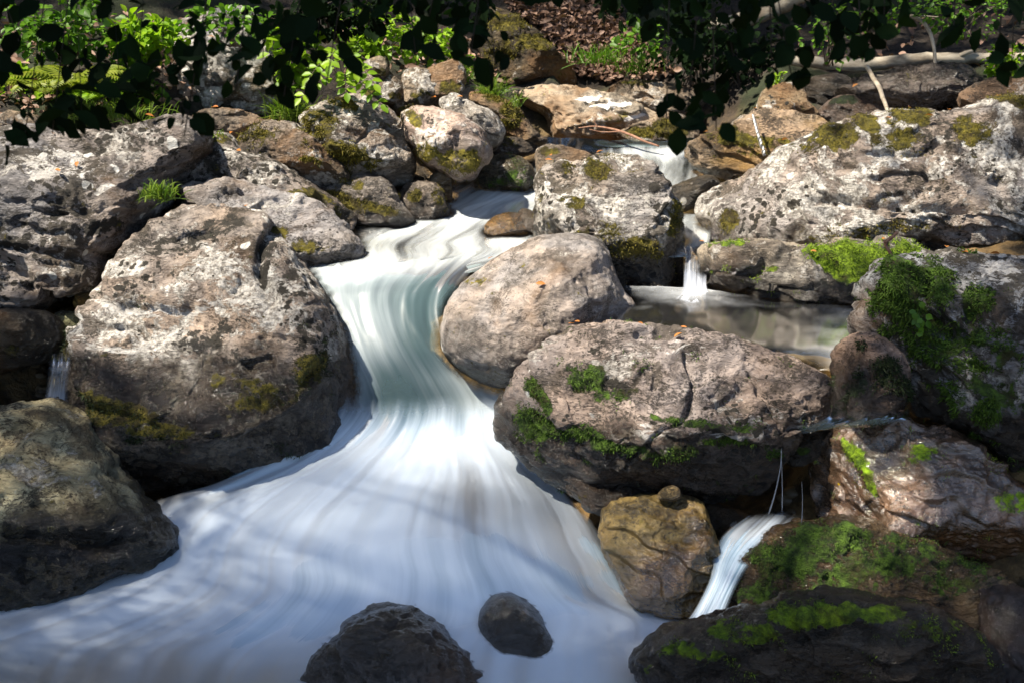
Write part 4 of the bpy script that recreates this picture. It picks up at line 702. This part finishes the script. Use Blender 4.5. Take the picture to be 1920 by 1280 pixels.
SH = [(55, 165, 75, 50, 170, .060, M_BRIGHT, 'low bright leafy shrub at left edge beside the yellow ferns'), (275, 75, 75, 45, 260, .055, M_BRIGHT, 'bright round leaved bush catching sun above the yellow ferns'),
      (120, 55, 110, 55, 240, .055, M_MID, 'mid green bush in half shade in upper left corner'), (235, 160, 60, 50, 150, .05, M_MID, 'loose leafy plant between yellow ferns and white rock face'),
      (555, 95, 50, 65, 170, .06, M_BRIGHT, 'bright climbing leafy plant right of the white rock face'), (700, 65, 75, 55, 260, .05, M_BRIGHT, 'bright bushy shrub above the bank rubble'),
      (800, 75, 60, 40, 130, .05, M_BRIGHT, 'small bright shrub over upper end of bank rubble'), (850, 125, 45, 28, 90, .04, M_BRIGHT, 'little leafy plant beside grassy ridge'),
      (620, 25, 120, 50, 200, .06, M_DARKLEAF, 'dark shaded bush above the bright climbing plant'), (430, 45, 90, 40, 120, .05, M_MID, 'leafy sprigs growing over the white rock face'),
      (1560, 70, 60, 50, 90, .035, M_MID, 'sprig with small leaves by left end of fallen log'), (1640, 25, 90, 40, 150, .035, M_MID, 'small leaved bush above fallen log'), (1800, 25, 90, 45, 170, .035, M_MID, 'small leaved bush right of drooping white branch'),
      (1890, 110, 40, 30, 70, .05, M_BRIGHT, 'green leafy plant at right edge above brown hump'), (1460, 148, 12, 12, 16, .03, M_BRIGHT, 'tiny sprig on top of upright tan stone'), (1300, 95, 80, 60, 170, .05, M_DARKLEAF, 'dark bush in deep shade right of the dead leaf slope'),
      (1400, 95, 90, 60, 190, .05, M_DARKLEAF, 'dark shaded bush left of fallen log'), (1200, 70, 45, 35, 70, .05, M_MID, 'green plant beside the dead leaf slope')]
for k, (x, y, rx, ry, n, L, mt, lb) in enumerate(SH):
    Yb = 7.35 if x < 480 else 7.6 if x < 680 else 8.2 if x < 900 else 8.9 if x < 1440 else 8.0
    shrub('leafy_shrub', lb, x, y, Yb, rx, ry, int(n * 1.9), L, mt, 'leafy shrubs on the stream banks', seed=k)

def fern(label, px, py, Y, n, L, mat, seed, yaw0=0):
    rs = np.random.default_rng(1300 + seed); base = at(px, py, Y); parts = []; st = []
    for k in range(n):
        a = yaw0 + k / n * 2 * math.pi + rs.random() * .5; h = np.array((math.cos(a), math.sin(a), 0)); l = L * (.7 + .5 * rs.random())
        t = np.linspace(0, 1, 22)[:, None]; C = base + h * l * t + np.array((0, 0, 1.0)) * l * (.85 * t - .75 * t * t)
        st.append((C, (.003, .001))); T = np.gradient(C, axis=0); T /= np.linalg.norm(T, axis=1)[:, None]; S = np.cross(T, (0, 0, 1.0)); S /= np.linalg.norm(S, axis=1)[:, None]; Nn = np.cross(S, T)
        for sg in (-1, 1):
            ln = l * .26 * np.sin(np.clip(t[:, 0] * 1.0 + .08, 0, 1) * math.pi) ** .7 * (1 - .35 * t[:, 0]) + .004
            parts.append(leaves(C[2:], sg * S[2:] + .35 * T[2:] - .12 * Nn[2:], Nn[2:], ln[2:], ln[2:] * .14))
    r = empty('fern', base, label, 'fern', 'ferns on the left bank'); v, f, a = merge(parts); mesh('fronds', v - base, f, mat, r, dict(rnd=a))
    v, f = tubes(st, 4); mesh('stalks', v - base, f, mat, r)
for k, (x, y, L, lb) in enumerate(((88, 178, .30, 'yellowish fern furthest left above the broad grey boulder'), (140, 168, .34, 'tallest yellow green fern in the sun on left bank'), (178, 190, .26, 'small yellow fern next to the long grass'))):
    fern(lb, x, y, 7.0, 9, L, M_YELLOW if k != 2 else M_BRIGHT, k, k)

def grass(label, px, py, Y, n, L, spread, mat, seed, cat='grass tuft', droop=.45):
    rs = np.random.default_rng(1500 + seed); base = at(px, py, Y)
    P = base + rs.normal(size=(n, 3)) * np.array((spread, spread * .5, .008)); D = rs.normal(size=(n, 3)) * .38 + np.array((0, -.1, 1.0))
    v, f, a = blades(P, D, L * (.5 + .7 * rs.random(n)), .0028, droop)
    tag(mesh('grass_tuft', v, f, mat, None, dict(rnd=a), loc=base), label, cat, 'grass tufts among the rocks')
for k, (x, y, Y, n, L, sp, mt, lb) in enumerate(((205, 222, 7.0, 260, .20, .13, M_GRASS, 'long grass clump along the top of broad grey boulder'), (545, 222, 7.35, 240, .24, .05, M_GRASS, 'arching grass tuft hanging over the spotted brown rock'),
        (922, 186, 8.0, 150, .22, .04, M_GRASS, 'bright yellow green grass tuft on the mossy ridge'), (862, 150, 8.1, 80, .18, .05, M_GRASS, 'thin grass above the leaning pale boulder'), (970, 200, 7.8, 26, .16, .02, M_GRASS, 'few grass blades at the crest of mossy ridge'),
        (300, 372, 6.05, 130, .15, .035, M_GRASS, 'grass tuft growing in the crack between slab and broad grey boulder'), (1120, 118, 9.0, 120, .22, .08, M_MID, 'dark grass tuft at foot of the dead leaf slope'), (1195, 135, 9.0, 120, .2, .07, M_MID, 'dark grass hanging over layered bedrock'),
        (410, 258, 6.55, 20, .05, .02, M_GRASS, 'tiny grass sprig on top of the black spotted rock'))):
    grass(lb, x, y, Y, n, L, sp, mt, k)

def compound(label, px, py, Y, seed):
    rs = np.random.default_rng(1700 + seed); base = at(px, py, Y); parts, st = [], []
    for k, (dx, dz) in enumerate(((-.10, .13), (-.03, .19), (.05, .16), (.11, .10), (.02, .06), (-.13, .03), (.13, .0))):
        C = catmull(np.array([base, base + (dx * .5, -.04, dz * .5 + .04), base + (dx, -.10, dz), base + (dx * 1.5, -.15, dz - .06)]), 14); st.append((C, (.003, .0015)))
        T = np.gradient(C, axis=0); T /= np.linalg.norm(T, axis=1)[:, None]; S = np.cross(T, (0, -.6, 1.0)); S /= np.linalg.norm(S, axis=1)[:, None]
        ii = np.array((4, 6, 8, 10, 12))
        for sg in (-1, 1): parts.append(leaves(C[ii], sg * S[ii] + .55 * T[ii], np.tile((0, -.7, .8), (5, 1)) + rs.normal(size=(5, 3)) * .12, .055, .017))
        parts.append(leaves(C[-1:], T[-1:], [(0, -.7, .8)], .06, .019))
    r = empty('compound_leaf_plant', base, label, 'plant'); v, f, a = merge(parts); mesh('foliage', v - base, f, M_BRIGHT, r, dict(rnd=a)); v, f = tubes(st, 4); mesh('stems', v - base, f, M_BARK, r)
compound('bright plant with paired oval leaflets above the big round boulder', 645, 165, 7.15, 0)

# dead leaves on the slope
def litter_pts(poly, n, rs):
    poly = np.array(poly, float); out = []
    lo, hi = poly.min(0), poly.max(0)
    while len(out) < n:
        p = lo + rs.random(2) * (hi - lo); ins = False; j = len(poly) - 1
        for i in range(len(poly)):
            if (poly[i, 1] > p[1]) != (poly[j, 1] > p[1]) and p[0] < (poly[j, 0] - poly[i, 0]) * (p[1] - poly[i, 1]) / (poly[j, 1] - poly[i, 1]) + poly[i, 0]: ins = not ins
            j = i
        if ins: out.append(p)
    return np.array(out)
def hit_ground(p):
    Y = np.full(len(p), 9.0)
    for _ in range(25):
        w_ = at(p[:, 0], p[:, 1], Y); g = ground_z(w_[:, :2]); Y = np.clip(Y + (w_[:, 2] - g) * 1.3, 5, 14)
    w_ = at(p[:, 0], p[:, 1], Y); w_[:, 2] = ground_z(w_[:, :2]); return w_
rs = np.random.default_rng(77)
pts = np.vstack([litter_pts([(925, -30), (1110, -30), (1180, 60), (1265, 150), (1150, 165), (1060, 145), (1040, 90), (960, 30)], 3400, rs), litter_pts([(-20, 60), (330, 40), (520, 160), (330, 235), (-20, 230)], 500, rs), litter_pts([(1480, -20), (1940, -20), (1940, 190), (1500, 130)], 300, rs), litter_pts([(640, 60), (930, 60), (930, 170), (640, 170)], 300, rs)])
P = hit_ground(pts); n = len(P); P[:, 2] += .035 + .03 * rs.random(n)
L = .055 * (.5 + .8 * rs.random(n))
v, f, a = leaves(P, rs.normal(size=(n, 3)) * (1, 1, .5), np.array((0, -.4, 1.0)) + rs.normal(size=(n, 3)) * .6, L, L * .3)
tag(mesh('leaf_litter', v, f, M_LITTER, None, dict(rnd=a)), 'dry pinkish brown dead leaves lying on the far slope', 'dead leaves', kind='stuff')

# logs, sticks, wire
def stick(name, label, cat, pts, rad, mat, forks=()):
    P = np.array([at(x, y, Y) for x, y, Y in pts]); base = P[0].copy()
    C = catmull(P, 40); C = C + .3 * np.mean(rad) * np.stack([perlin(C * 14 + k * 9) for k in range(3)], 1)
    ln = [(C, rad)]
    for fk in forks: ln.append((catmull(np.array([at(x, y, Y) for x, y, Y in fk]), 12), (rad[-1] * .9, rad[-1] * .4)))
    v, f = tubes(ln, 10)
    return tag(mesh(name, v, f, mat, None, loc=base), label, cat)
stick('fallen_log', 'pale barkless fallen log lying across the right bank', 'log', [(1470, 112, 8.5), (1600, 122, 8.4), (1720, 112, 8.35), (1880, 108, 8.3), (2000, 112, 8.2)], (.03, .04, .038, .03, .02), M_LOG, [[(1790, 112, 8.35), (1810, 100, 8.3), (1830, 95, 8.3)]])
stick('fallen_log', 'mossy old log slanting up in the shade left of the pale log', 'log', [(1330, 48, 9.2), (1400, 36, 9.1), (1460, 14, 9.0), (1520, -20, 8.9)], (.04, .05, .05), M_LOG)
stick('branch', 'thin white branch drooping down in front of the fallen log', 'branch', [(1690, 28, 8.1), (1728, 40, 8.0), (1748, 75, 7.95), (1753, 120, 7.9), (1752, 190, 7.9)], (.006, .012, .011, .009), M_LOG, [[(1700, 30, 8.1), (1730, 31, 8.1), (1762, 33, 8.1)]])
stick('stick', 'short bleached stick leaning on the dark stones below the log', 'stick', [(1625, 125, 7.9), (1648, 165, 7.7), (1658, 190, 7.6), (1667, 212, 7.5)], (.012, .013, .010), M_LOG)
stick('twig', 'reddish forked twig lying over the upper pool', 'twig', [(1085, 240, 8.0), (1120, 238, 8.0), (1165, 247, 7.95), (1200, 262, 7.9), (1236, 275, 7.85)], (.003, .006, .008, .005), M_TWIG, [[(1165, 247, 7.95), (1130, 248, 7.95), (1105, 243, 7.95)], [(1120, 238, 8.0), (1115, 228, 8.0), (1118, 220, 8.0)]])
stick('twig', 'broken dry twig standing in the bright moss', 'twig', [(1676, 486, 5.75), (1666, 470, 5.75), (1660, 456, 5.75), (1672, 446, 5.75), (1684, 435, 5.75)], (.008, .007, .008, .006), M_TWIG, [[(1662, 458, 5.75), (1656, 450, 5.75)]])
stick('twig', 'thin pale root along the foot of the stone with hanging roots', 'twig', [(1585, 757, 4.88), (1620, 762, 4.84), (1660, 768, 4.84), (1695, 769, 4.86)], (.004, .005, .003), M_TWIG)
P = np.array([at(x, y, Y) for x, y, Y in ((1412, 216, 7.28), (1416, 232, 7.2), (1423, 258, 7.12), (1434, 292, 7.08))]); C = catmull(P, 70)
T = np.gradient(C, axis=0); T /= np.linalg.norm(T, axis=1)[:, None]; S1 = np.cross(T, (0, 1, 0)); S2 = np.cross(T, S1); s_ = np.linspace(0, 60, 70)[:, None]
ts = NT('steel'); M_STEEL = ts.out(ts.n('BsdfPrincipled', {'Base Color': (.45, .45, .44, 1), 'Metallic': .6, 'Roughness': .4}).outputs[0])
v, f = tubes([(C + .006 * (np.cos(s_ + k * 2.09) * S1 + np.sin(s_ + k * 2.09) * S2), (.0055, .0055)) for k in range(2)], 6)
tag(mesh('steel_wire', v, f, M_STEEL, None, loc=C[0]), 'twisted grey steel wire hanging across the tan mossy boulder', 'wire')
def leafset(name, label, cat, px, py, Y, n, rx, ry, L, wd, mat, seed):
    rs = np.random.default_rng(seed); c = at(px, py, Y); a = rs.random(n) * 6.28; r = np.sqrt(rs.random(n)); sc = Y / FPX
    P = c + np.stack([r * np.cos(a) * rx * sc, -.02 * rs.random(n), r * np.sin(a) * ry * sc], 1)
    v, f, q = leaves(P, np.stack([rs.normal(size=n) * .6, -.3 + 0 * a, -.6 + rs.normal(size=n) * .5], 1), np.array((0, -1.0, .5)) + rs.normal(size=(n, 3)) * .35, L * (.7 + .5 * rs.random(n)), wd, )
    tag(mesh(name, v, f, mat, None, dict(rnd=q), loc=c), label, cat)
leafset('leafy_plant', 'little plant with round glossy green leaves on the tall mossy boulder', 'plant', 1722, 597, 4.86, 16, 16, 38, .030, .013, M_MID, 5)
M_YLEAF = leaf_mat('yellow_leaf', (.6, .42, .01), (.75, .55, .02), .3); M_OLEAF = leaf_mat('orange_leaf', (.45, .16, .04), (.5, .22, .06), .2)
vt = ROCKV['boulder22']; vx_, vy_ = to_px(vt); cand = np.where(np.hypot(vx_ - 1572, vy_ - 905) < 8)[0]; yl = vt[cand[np.argmin(vt[cand, 1])], 1] - .008
leafset('fallen_leaf', 'single yellow leaf stuck on the shiny wet boulder', 'leaf', 1572, 903, yl, 1, .5, .5, .018, .006, M_YLEAF, 6)

# ------------------------------------------------------------------ trees: overhanging sprays and unseen crowns shaped to shade the stream
SHADE = [([(-600, 760), (130, 760), (420, 930), (660, 800), (930, 790), (960, 880), (1450, 910), (1500, 740), (1700, 620), (1760, 490), (2400, 490), (2400, 1700), (-600, 1700)], .93),
         ([(-600, 440), (90, 520), (130, 760), (-600, 760)], .85), ([(-600, -300), (2500, -300), (2500, 60), (1480, 70), (1480, 150), (1250, 160), (1050, 150), (900, 130), (900, 40), (330, 40), (0, 110), (-600, 120)], .9),
         ([(320, 30), (560, 30), (560, 150), (320, 210)], .55), ([(1440, -40), (2400, -40), (2400, 98), (1440, 98)], .93), ([(1480, 130), (1900, 130), (1900, 190), (1480, 200)], .7), ([(1900, 150), (2400, 150), (2400, 480), (1900, 480)], .6)]
FGW = [(300, 960), (420, 930), (660, 800), (930, 800), (1000, 860), (1150, 1020), (1260, 1300), (560, 1420), (-350, 1420), (-350, 1080), (60, 1060), (240, 980)]
FLK = [(1120, 930), (1330, 930), (1500, 780), (1700, 760), (1950, 900), (1950, 1350), (1200, 1350), (1340, 1150), (1180, 1140)]; ABT = [(-120, 760), (110, 780), (220, 890), (300, 980), (120, 1010), (-120, 960)]
TLV = [(1150, 930), (1330, 930), (1480, 820), (1560, 780), (1680, 800), (1640, 960), (1500, 960), (1330, 1070), (1160, 1060)]
RTOP = [(1660, 460), (1960, 460), (1960, 580), (1760, 590)]
SUNNY = [ABT, FGW, FLK, TLV, RTOP, [(945, -20), (1100, -20), (1230, 140), (1080, 130)], [(-50, 30), (330, 20), (330, 230), (-50, 235)], [(500, 40), (900, 30), (960, 210), (500, 210)]]
def inside(poly, x, y):
    poly = np.array(poly, float); ins = np.zeros(len(x), bool); j = len(poly) - 1
    for i in range(len(poly)):
        c = ((poly[i, 1] > y) != (poly[j, 1] > y)) & (x < (poly[j, 0] - poly[i, 0]) * (y - poly[i, 1]) / (poly[j, 1] - poly[i, 1] + 1e-12) + poly[i, 0]); ins ^= c; j = i
    return ins
rs = np.random.default_rng(21)
nc = 17000
Cc = np.stack([-9.5 + 14.5 * rs.random(nc), -1.5 + 15.5 * rs.random(nc), 4.6 + 2.2 * rs.random(nc)], 1); Cc[:, 2] += np.clip(Cc[:, 1] - 6, 0, 9) * .42
HX, HY, HS = -6.0, 1.0, .06                      # height of rocks and ground, to find where each leaf clump's shadow falls
hn = (int(12 / HS), int(14 / HS)); gxx, gyy = np.meshgrid(HX + HS * (np.arange(hn[0]) + .5), HY + HS * (np.arange(hn[1]) + .5), indexing='ij')
HM = ground_z(np.stack([gxx.ravel(), gyy.ravel()], 1)); HM = np.maximum(HM, -.3)
for V_ in ROCKV.values():
    ii = ((V_[:, 0] - HX) / HS).astype(int); jj = ((V_[:, 1] - HY) / HS).astype(int); ok = (ii >= 0) & (ii < hn[0]) & (jj >= 0) & (jj < hn[1])
    np.maximum.at(HM, ii[ok] * hn[1] + jj[ok], V_[ok, 2])
def hmap(p):
    ii = np.clip(((p[:, 0] - HX) / HS).astype(int), 0, hn[0] - 1); jj = np.clip(((p[:, 1] - HY) / HS).astype(int), 0, hn[1] - 1)
    return HM[ii * hn[1] + jj]
Pp = Cc - SUND * .3; live = np.ones(nc, bool)
for _ in range(260):
    live &= Pp[:, 2] > hmap(Pp); Pp = np.where(live[:, None], Pp - SUND * .05, Pp)
X_, Y_ = to_px(Pp); infr = (Pp[:, 1] > 3.0)
def keepf(dx, dy):
    x, y = X_ + dx, Y_ + dy
    k0 = np.where(infr & (x > -100) & (x < 2020) & (y > 0) & (y < 1350), 0.0, .22)
    for poly, k in SHADE: k0 = np.where(infr & inside(poly, x, y), k, k0)
    for poly in SUNNY: k0 = np.where(infr & inside(poly, x, y), .03 if poly is TLV else .08 if poly is FLK else .0 if poly is FGW else .03 if min(q[1] for q in poly) < 150 else .07, k0)
    return k0
keep = np.minimum.reduce([keepf(dx, dy) for dx, dy in ((0, 0), (70, 0), (-70, 0), (0, 55), (0, -55))])
fgp = inside(SHADE[0][0], X_, Y_) & infr; keep = np.where(fgp, keepf(0, 0), np.maximum(keep, .004))
vx, vy = to_px(Cc); vis = (Cc[:, 1] > .5) & (vy > -120) & (vx > -300) & (vx < 2200)
near = (Cc[:, 1] < 4.5) & (Cc[:, 0] > -.6) & (Cc[:, 0] < 6)      # leave the sky open over the lower pool
Cc = Cc[(rs.random(nc) < keep) & ~vis & ~near]
rs = np.random.default_rng(33); q_ = litter_pts(FGW, 200, rs); TALL = atz(q_[:, 0], q_[:, 1], -.1) + SUND * (24 + 8 * rs.random((200, 1))) + rs.normal(size=(200, 3)) * .1  # unseen tall crown added to thin the sun over the lower water
TR = [((-3.9, 2.2), 'near tree on the left whose dark leaves hang over the top left of the view'), ((2.7, 1.7), 'near tree on the right whose dark leaves hang over the top right'), ((.4, 12.2), 'far tree above the dead leaf slope with leaves hanging in the shade and an added crown blocking the sky'), ((-15.2, -1.2), 'added tall slender tree outside the view that thins the sun on the lower water'), ((-5.2, 8.6), 'added unseen shade tree on the left bank above the ferns')]  # trees wholly out of view are added for their shade
own = np.argmin([(1e9 if x < -10 else 0) + (Cc[:, 0] - x) ** 2 * .6 + (Cc[:, 1] - y) ** 2 for (x, y), _ in TR], 0)
SPR = [  # clumps of hanging leaves: px, py, Y, rx, ry, count, tree
    (40, 265, 2.7, 45, 28, 12, 0), (95, 235, 2.6, 40, 30, 12, 0), (150, 200, 2.6, 40, 45, 16, 0), (120, 120, 2.7, 60, 40, 12, 0), (225, 180, 2.7, 45, 45, 16, 0), (300, 165, 2.6, 40, 50, 16, 0), (342, 225, 2.6, 24, 45, 10, 0), (255, 95, 2.8, 50, 40, 14, 0), (30, 40, 2.7, 60, 50, 16, 0),
    (380, 70, 2.7, 50, 60, 16, 0), (440, 130, 2.6, 55, 50, 16, 0), (490, 60, 2.8, 60, 60, 20, 0), (530, 150, 2.6, 45, 45, 14, 0), (590, 60, 2.7, 70, 60, 24, 0), (610, 140, 2.6, 30, 35, 8, 0), (690, 20, 2.7, 80, 40, 22, 0), (780, 90, 2.6, 30, 45, 9, 0), (800, 20, 2.8, 90, 40, 26, 0),
    (880, 95, 2.6, 40, 35, 12, 0), (930, 110, 2.6, 30, 30, 8, 0), (890, 25, 2.8, 50, 50, 16, 0), (10, 150, 2.7, 40, 60, 10, 0), (190, 20, 2.7, 90, 35, 18, 0),
    (1135, 25, 2.7, 35, 45, 10, 1), (1250, 40, 2.7, 60, 60, 18, 1), (1350, 60, 2.6, 70, 70, 28, 1), (1290, 190, 2.5, 45, 45, 14, 1), (1345, 215, 2.5, 30, 45, 10, 1), (1390, 140, 2.6, 50, 40, 16, 1), (1450, 60, 2.6, 70, 60, 26, 1), (1490, 140, 2.7, 40, 40, 12, 1), (1560, 60, 2.7, 60, 60, 20, 1), (1620, 90, 2.6, 50, 40, 14, 1), (1660, 20, 2.7, 60, 40, 14, 1),
    (1790, 60, 2.7, 25, 30, 6, 1), (1880, 40, 2.7, 50, 60, 14, 1), (1900, 130, 2.7, 30, 40, 8, 1), (1010, -10, 2.8, 80, 25, 12, 1), (1250, 230, 2.5, 25, 25, 5, 1),
    (1240, 20, 8.4, 120, 40, 90, 2), (1330, 90, 8.4, 80, 50, 80, 2), (870, 25, 8.6, 60, 30, 60, 2)]
for ti, ((tx, ty), lb) in enumerate(TR):
    rs = np.random.default_rng(40 + ti); g = ground_z([[tx, ty]])[0]; base = np.array((tx, ty, g - .1)); root = empty('leafy_tree', base, lb, 'tree')
    top = base + (.3, .3, 7.4 + .3 * max(0, ty - 6)); T_ = catmull(np.array([base, base + (.12, .05, 2.4), base + (.05, .2, 4.8), top]), 30)
    v, f = tubes([(T_, (.17, .13, .10, .04))], 12); mesh('trunk', v - base, f, M_BARK, root)
    lv, br = [], []
    cc = Cc[own == ti] if ti != 3 else TALL
    if ti == 2:
        FC = np.stack([-9 + 18 * rs.random(1500), 12.5 + 5 * rs.random(1500), 5 + 9 * rs.random(1500)], 1)
        u = np.repeat(FC, 16, 0) + rs.normal(size=(24000, 3)) * .3; lv.append(leaves(u, rs.normal(size=(24000, 3)), rs.normal(size=(24000, 3)) + (0, -.6, .6), .26, .09))  # unseen leaf mass added to keep sky reflections off the water
    if ti == 3: T_ = catmull(np.array([base, base + (.2, .1, 12), (TALL.mean(0) + base * (1, 1, 0)) / 2 * (1, 1, 0) + (0, 0, 21), TALL.mean(0) + (0, 0, 2)]), 30)
    m = 22; n = len(cc) * m
    if n:
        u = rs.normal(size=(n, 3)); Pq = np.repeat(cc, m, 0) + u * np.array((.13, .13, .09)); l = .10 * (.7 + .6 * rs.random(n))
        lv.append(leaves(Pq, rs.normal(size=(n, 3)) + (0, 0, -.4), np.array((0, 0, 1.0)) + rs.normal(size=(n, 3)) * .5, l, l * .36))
        for k in range(0, len(cc), 5):
            q = cc[k]; s0 = T_[int(10 + 19 * rs.random())]; mid = (s0 + q) / 2 + rs.normal(size=3) * .2 + (0, 0, .35)
            C_ = catmull(np.array([s0, mid, q]), 10); mx, my = to_px(C_); 
            if ((C_[:, 1] > .4) & (mx > -50) & (mx < 1970) & (my > -20)).any(): continue
            br.append((C_, (.03, .015, .006)))
    for x, y, Yd, rx, ry, cnt, tt in SPR:
        if tt != ti: continue
        cnt = int(cnt * (.85 if ti < 2 else 1.5)); y -= 14 if ti < 2 else 0; sc = Yd / FPX; c = at(x, y, Yd); a = rs.random(cnt) * 6.283; r = np.sqrt(rs.random(cnt))
        Pq = c + np.stack([r * np.cos(a) * rx * sc, rs.normal(size=cnt) * .05, r * np.sin(a) * ry * sc + .3 * ry * sc], 1)
        l = (.054 if ti < 2 else .07) * (.35 + .85 * rs.random(cnt))
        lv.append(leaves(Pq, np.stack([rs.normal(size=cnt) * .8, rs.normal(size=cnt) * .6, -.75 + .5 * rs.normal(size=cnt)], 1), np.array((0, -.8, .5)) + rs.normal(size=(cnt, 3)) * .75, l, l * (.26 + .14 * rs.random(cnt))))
        up_ = at(x + (60 if ti == 0 else -40) * rs.normal(), -260, Yd + .1); tip = c - (0, 0, ry * sc)
        C_ = catmull(np.array([T_[9] if ti < 2 else T_[8], up_ + (0, 0, .25), up_, c, tip]), 30); br.append((C_, (.008, .003, .002, .0012)))
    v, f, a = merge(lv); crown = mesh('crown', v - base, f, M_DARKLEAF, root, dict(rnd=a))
    v, f = tubes(br, 5); mesh('branches', v - base, f, M_DTWIG, root)

# ------------------------------------------------------------------ gravel between the rocks
rs = np.random.default_rng(90)
gpts = np.vstack([litter_pts(p, n, rs) for p, n in (([(560, 400), (1000, 400), (1000, 480), (560, 500)], 150), ([(1180, 560), (1640, 570), (1650, 700), (1200, 640)], 240), ([(600, 300), (1000, 270), (1000, 340), (600, 360)], 120), ([(1000, 255), (1330, 255), (1330, 320), (1000, 320)], 90), ([(1120, 900), (1500, 900), (1500, 1040), (1330, 1100), (1120, 960)], 220), ([(60, 560), (200, 550), (170, 800), (60, 800)], 120), ([(1480, 180), (1850, 180), (1850, 230), (1480, 240)], 120), ([(1330, 1180), (1900, 1190), (1900, 1280), (1300, 1280)], 160))])
Pg = np.array([at(x, y, 6.0) for x, y in gpts]); d_ = Pg - CAM; tt = np.linspace(.5, 1.8, 130); best = np.full(len(Pg), 1.8); done = np.zeros(len(Pg), bool)
for t in tt:
    q = CAM + d_ * t; hitm = (~done) & (q[:, 2] < ground_z(q[:, :2]) + .01); best[hitm] = t; done |= hitm
Pg = CAM + d_ * best[:, None]
sph = []
for i_ in range(1, 5):
    for k_ in range(8): sph.append((math.sin(i_ * math.pi / 5) * math.cos(k_ * math.pi / 4), math.sin(i_ * math.pi / 5) * math.sin(k_ * math.pi / 4), math.cos(i_ * math.pi / 5)))
sph = np.array(sph + [(0, 0, 1), (0, 0, -1)]); sf = [(i_ * 8 + k_, (i_ + 1) * 8 + k_, (i_ + 1) * 8 + (k_ + 1) % 8, i_ * 8 + (k_ + 1) % 8) for i_ in range(3) for k_ in range(8)] + [(32, k_, (k_ + 1) % 8) for k_ in range(8)] + [(33, 24 + (k_ + 1) % 8, 24 + k_) for k_ in range(8)]
n = len(Pg); sc = .012 + .04 * rs.random(n) ** 2.2
V = sph[None] * (1 + .25 * rs.normal(size=(n, 34, 1)) * .5) * (sc[:, None] * (np.array((1.2, 1, .65)) * (.8 + .4 * rs.random((n, 3)))))[:, None] + Pg[:, None]
F = [tuple(i_ + 34 * k for i_ in f) for k in range(n) for f in sf]
M_GRAV = leaf_mat('gravel_stone', (.05, .035, .02), (.30, .22, .13), .0, .4)
tag(mesh('gravel', V.reshape(-1, 3), F, M_GRAV, None, dict(rnd=np.repeat(rs.random(n), 34))), 'small brown pebbles filling gaps and the stream bed', 'gravel', kind='stuff')

# a few dead leaves lying on the rocks
rs = np.random.default_rng(321); q = np.stack([-2.4 + 4.8 * rs.random(700), 4.6 + 3.2 * rs.random(700)], 1); q3 = np.stack([q[:, 0], q[:, 1], np.zeros(700)], 1)
h0 = hmap(q3); sl_ = np.abs(hmap(q3 + (.06, 0, 0)) - h0) + np.abs(hmap(q3 + (0, .06, 0)) - h0)
xx, yy = to_px(np.stack([q[:, 0], q[:, 1], h0], 1)); ok = (sl_ < .05) & (h0 > .3)
q3[:, 2] = h0 + .004; q3 = q3[ok][:70]; n = len(q3)
v, f, a = leaves(q3, rs.normal(size=(n, 3)) * (1, 1, .1), np.array((0, 0, 1.0)) + rs.normal(size=(n, 3)) * .3, .035 * (.6 + .7 * rs.random(n)), .010)
tag(mesh('fallen_leaves', v, f, M_OLEAF, None, dict(rnd=a)), 'scattered small orange dead leaves lying on the boulders', 'dead leaves', kind='stuff')
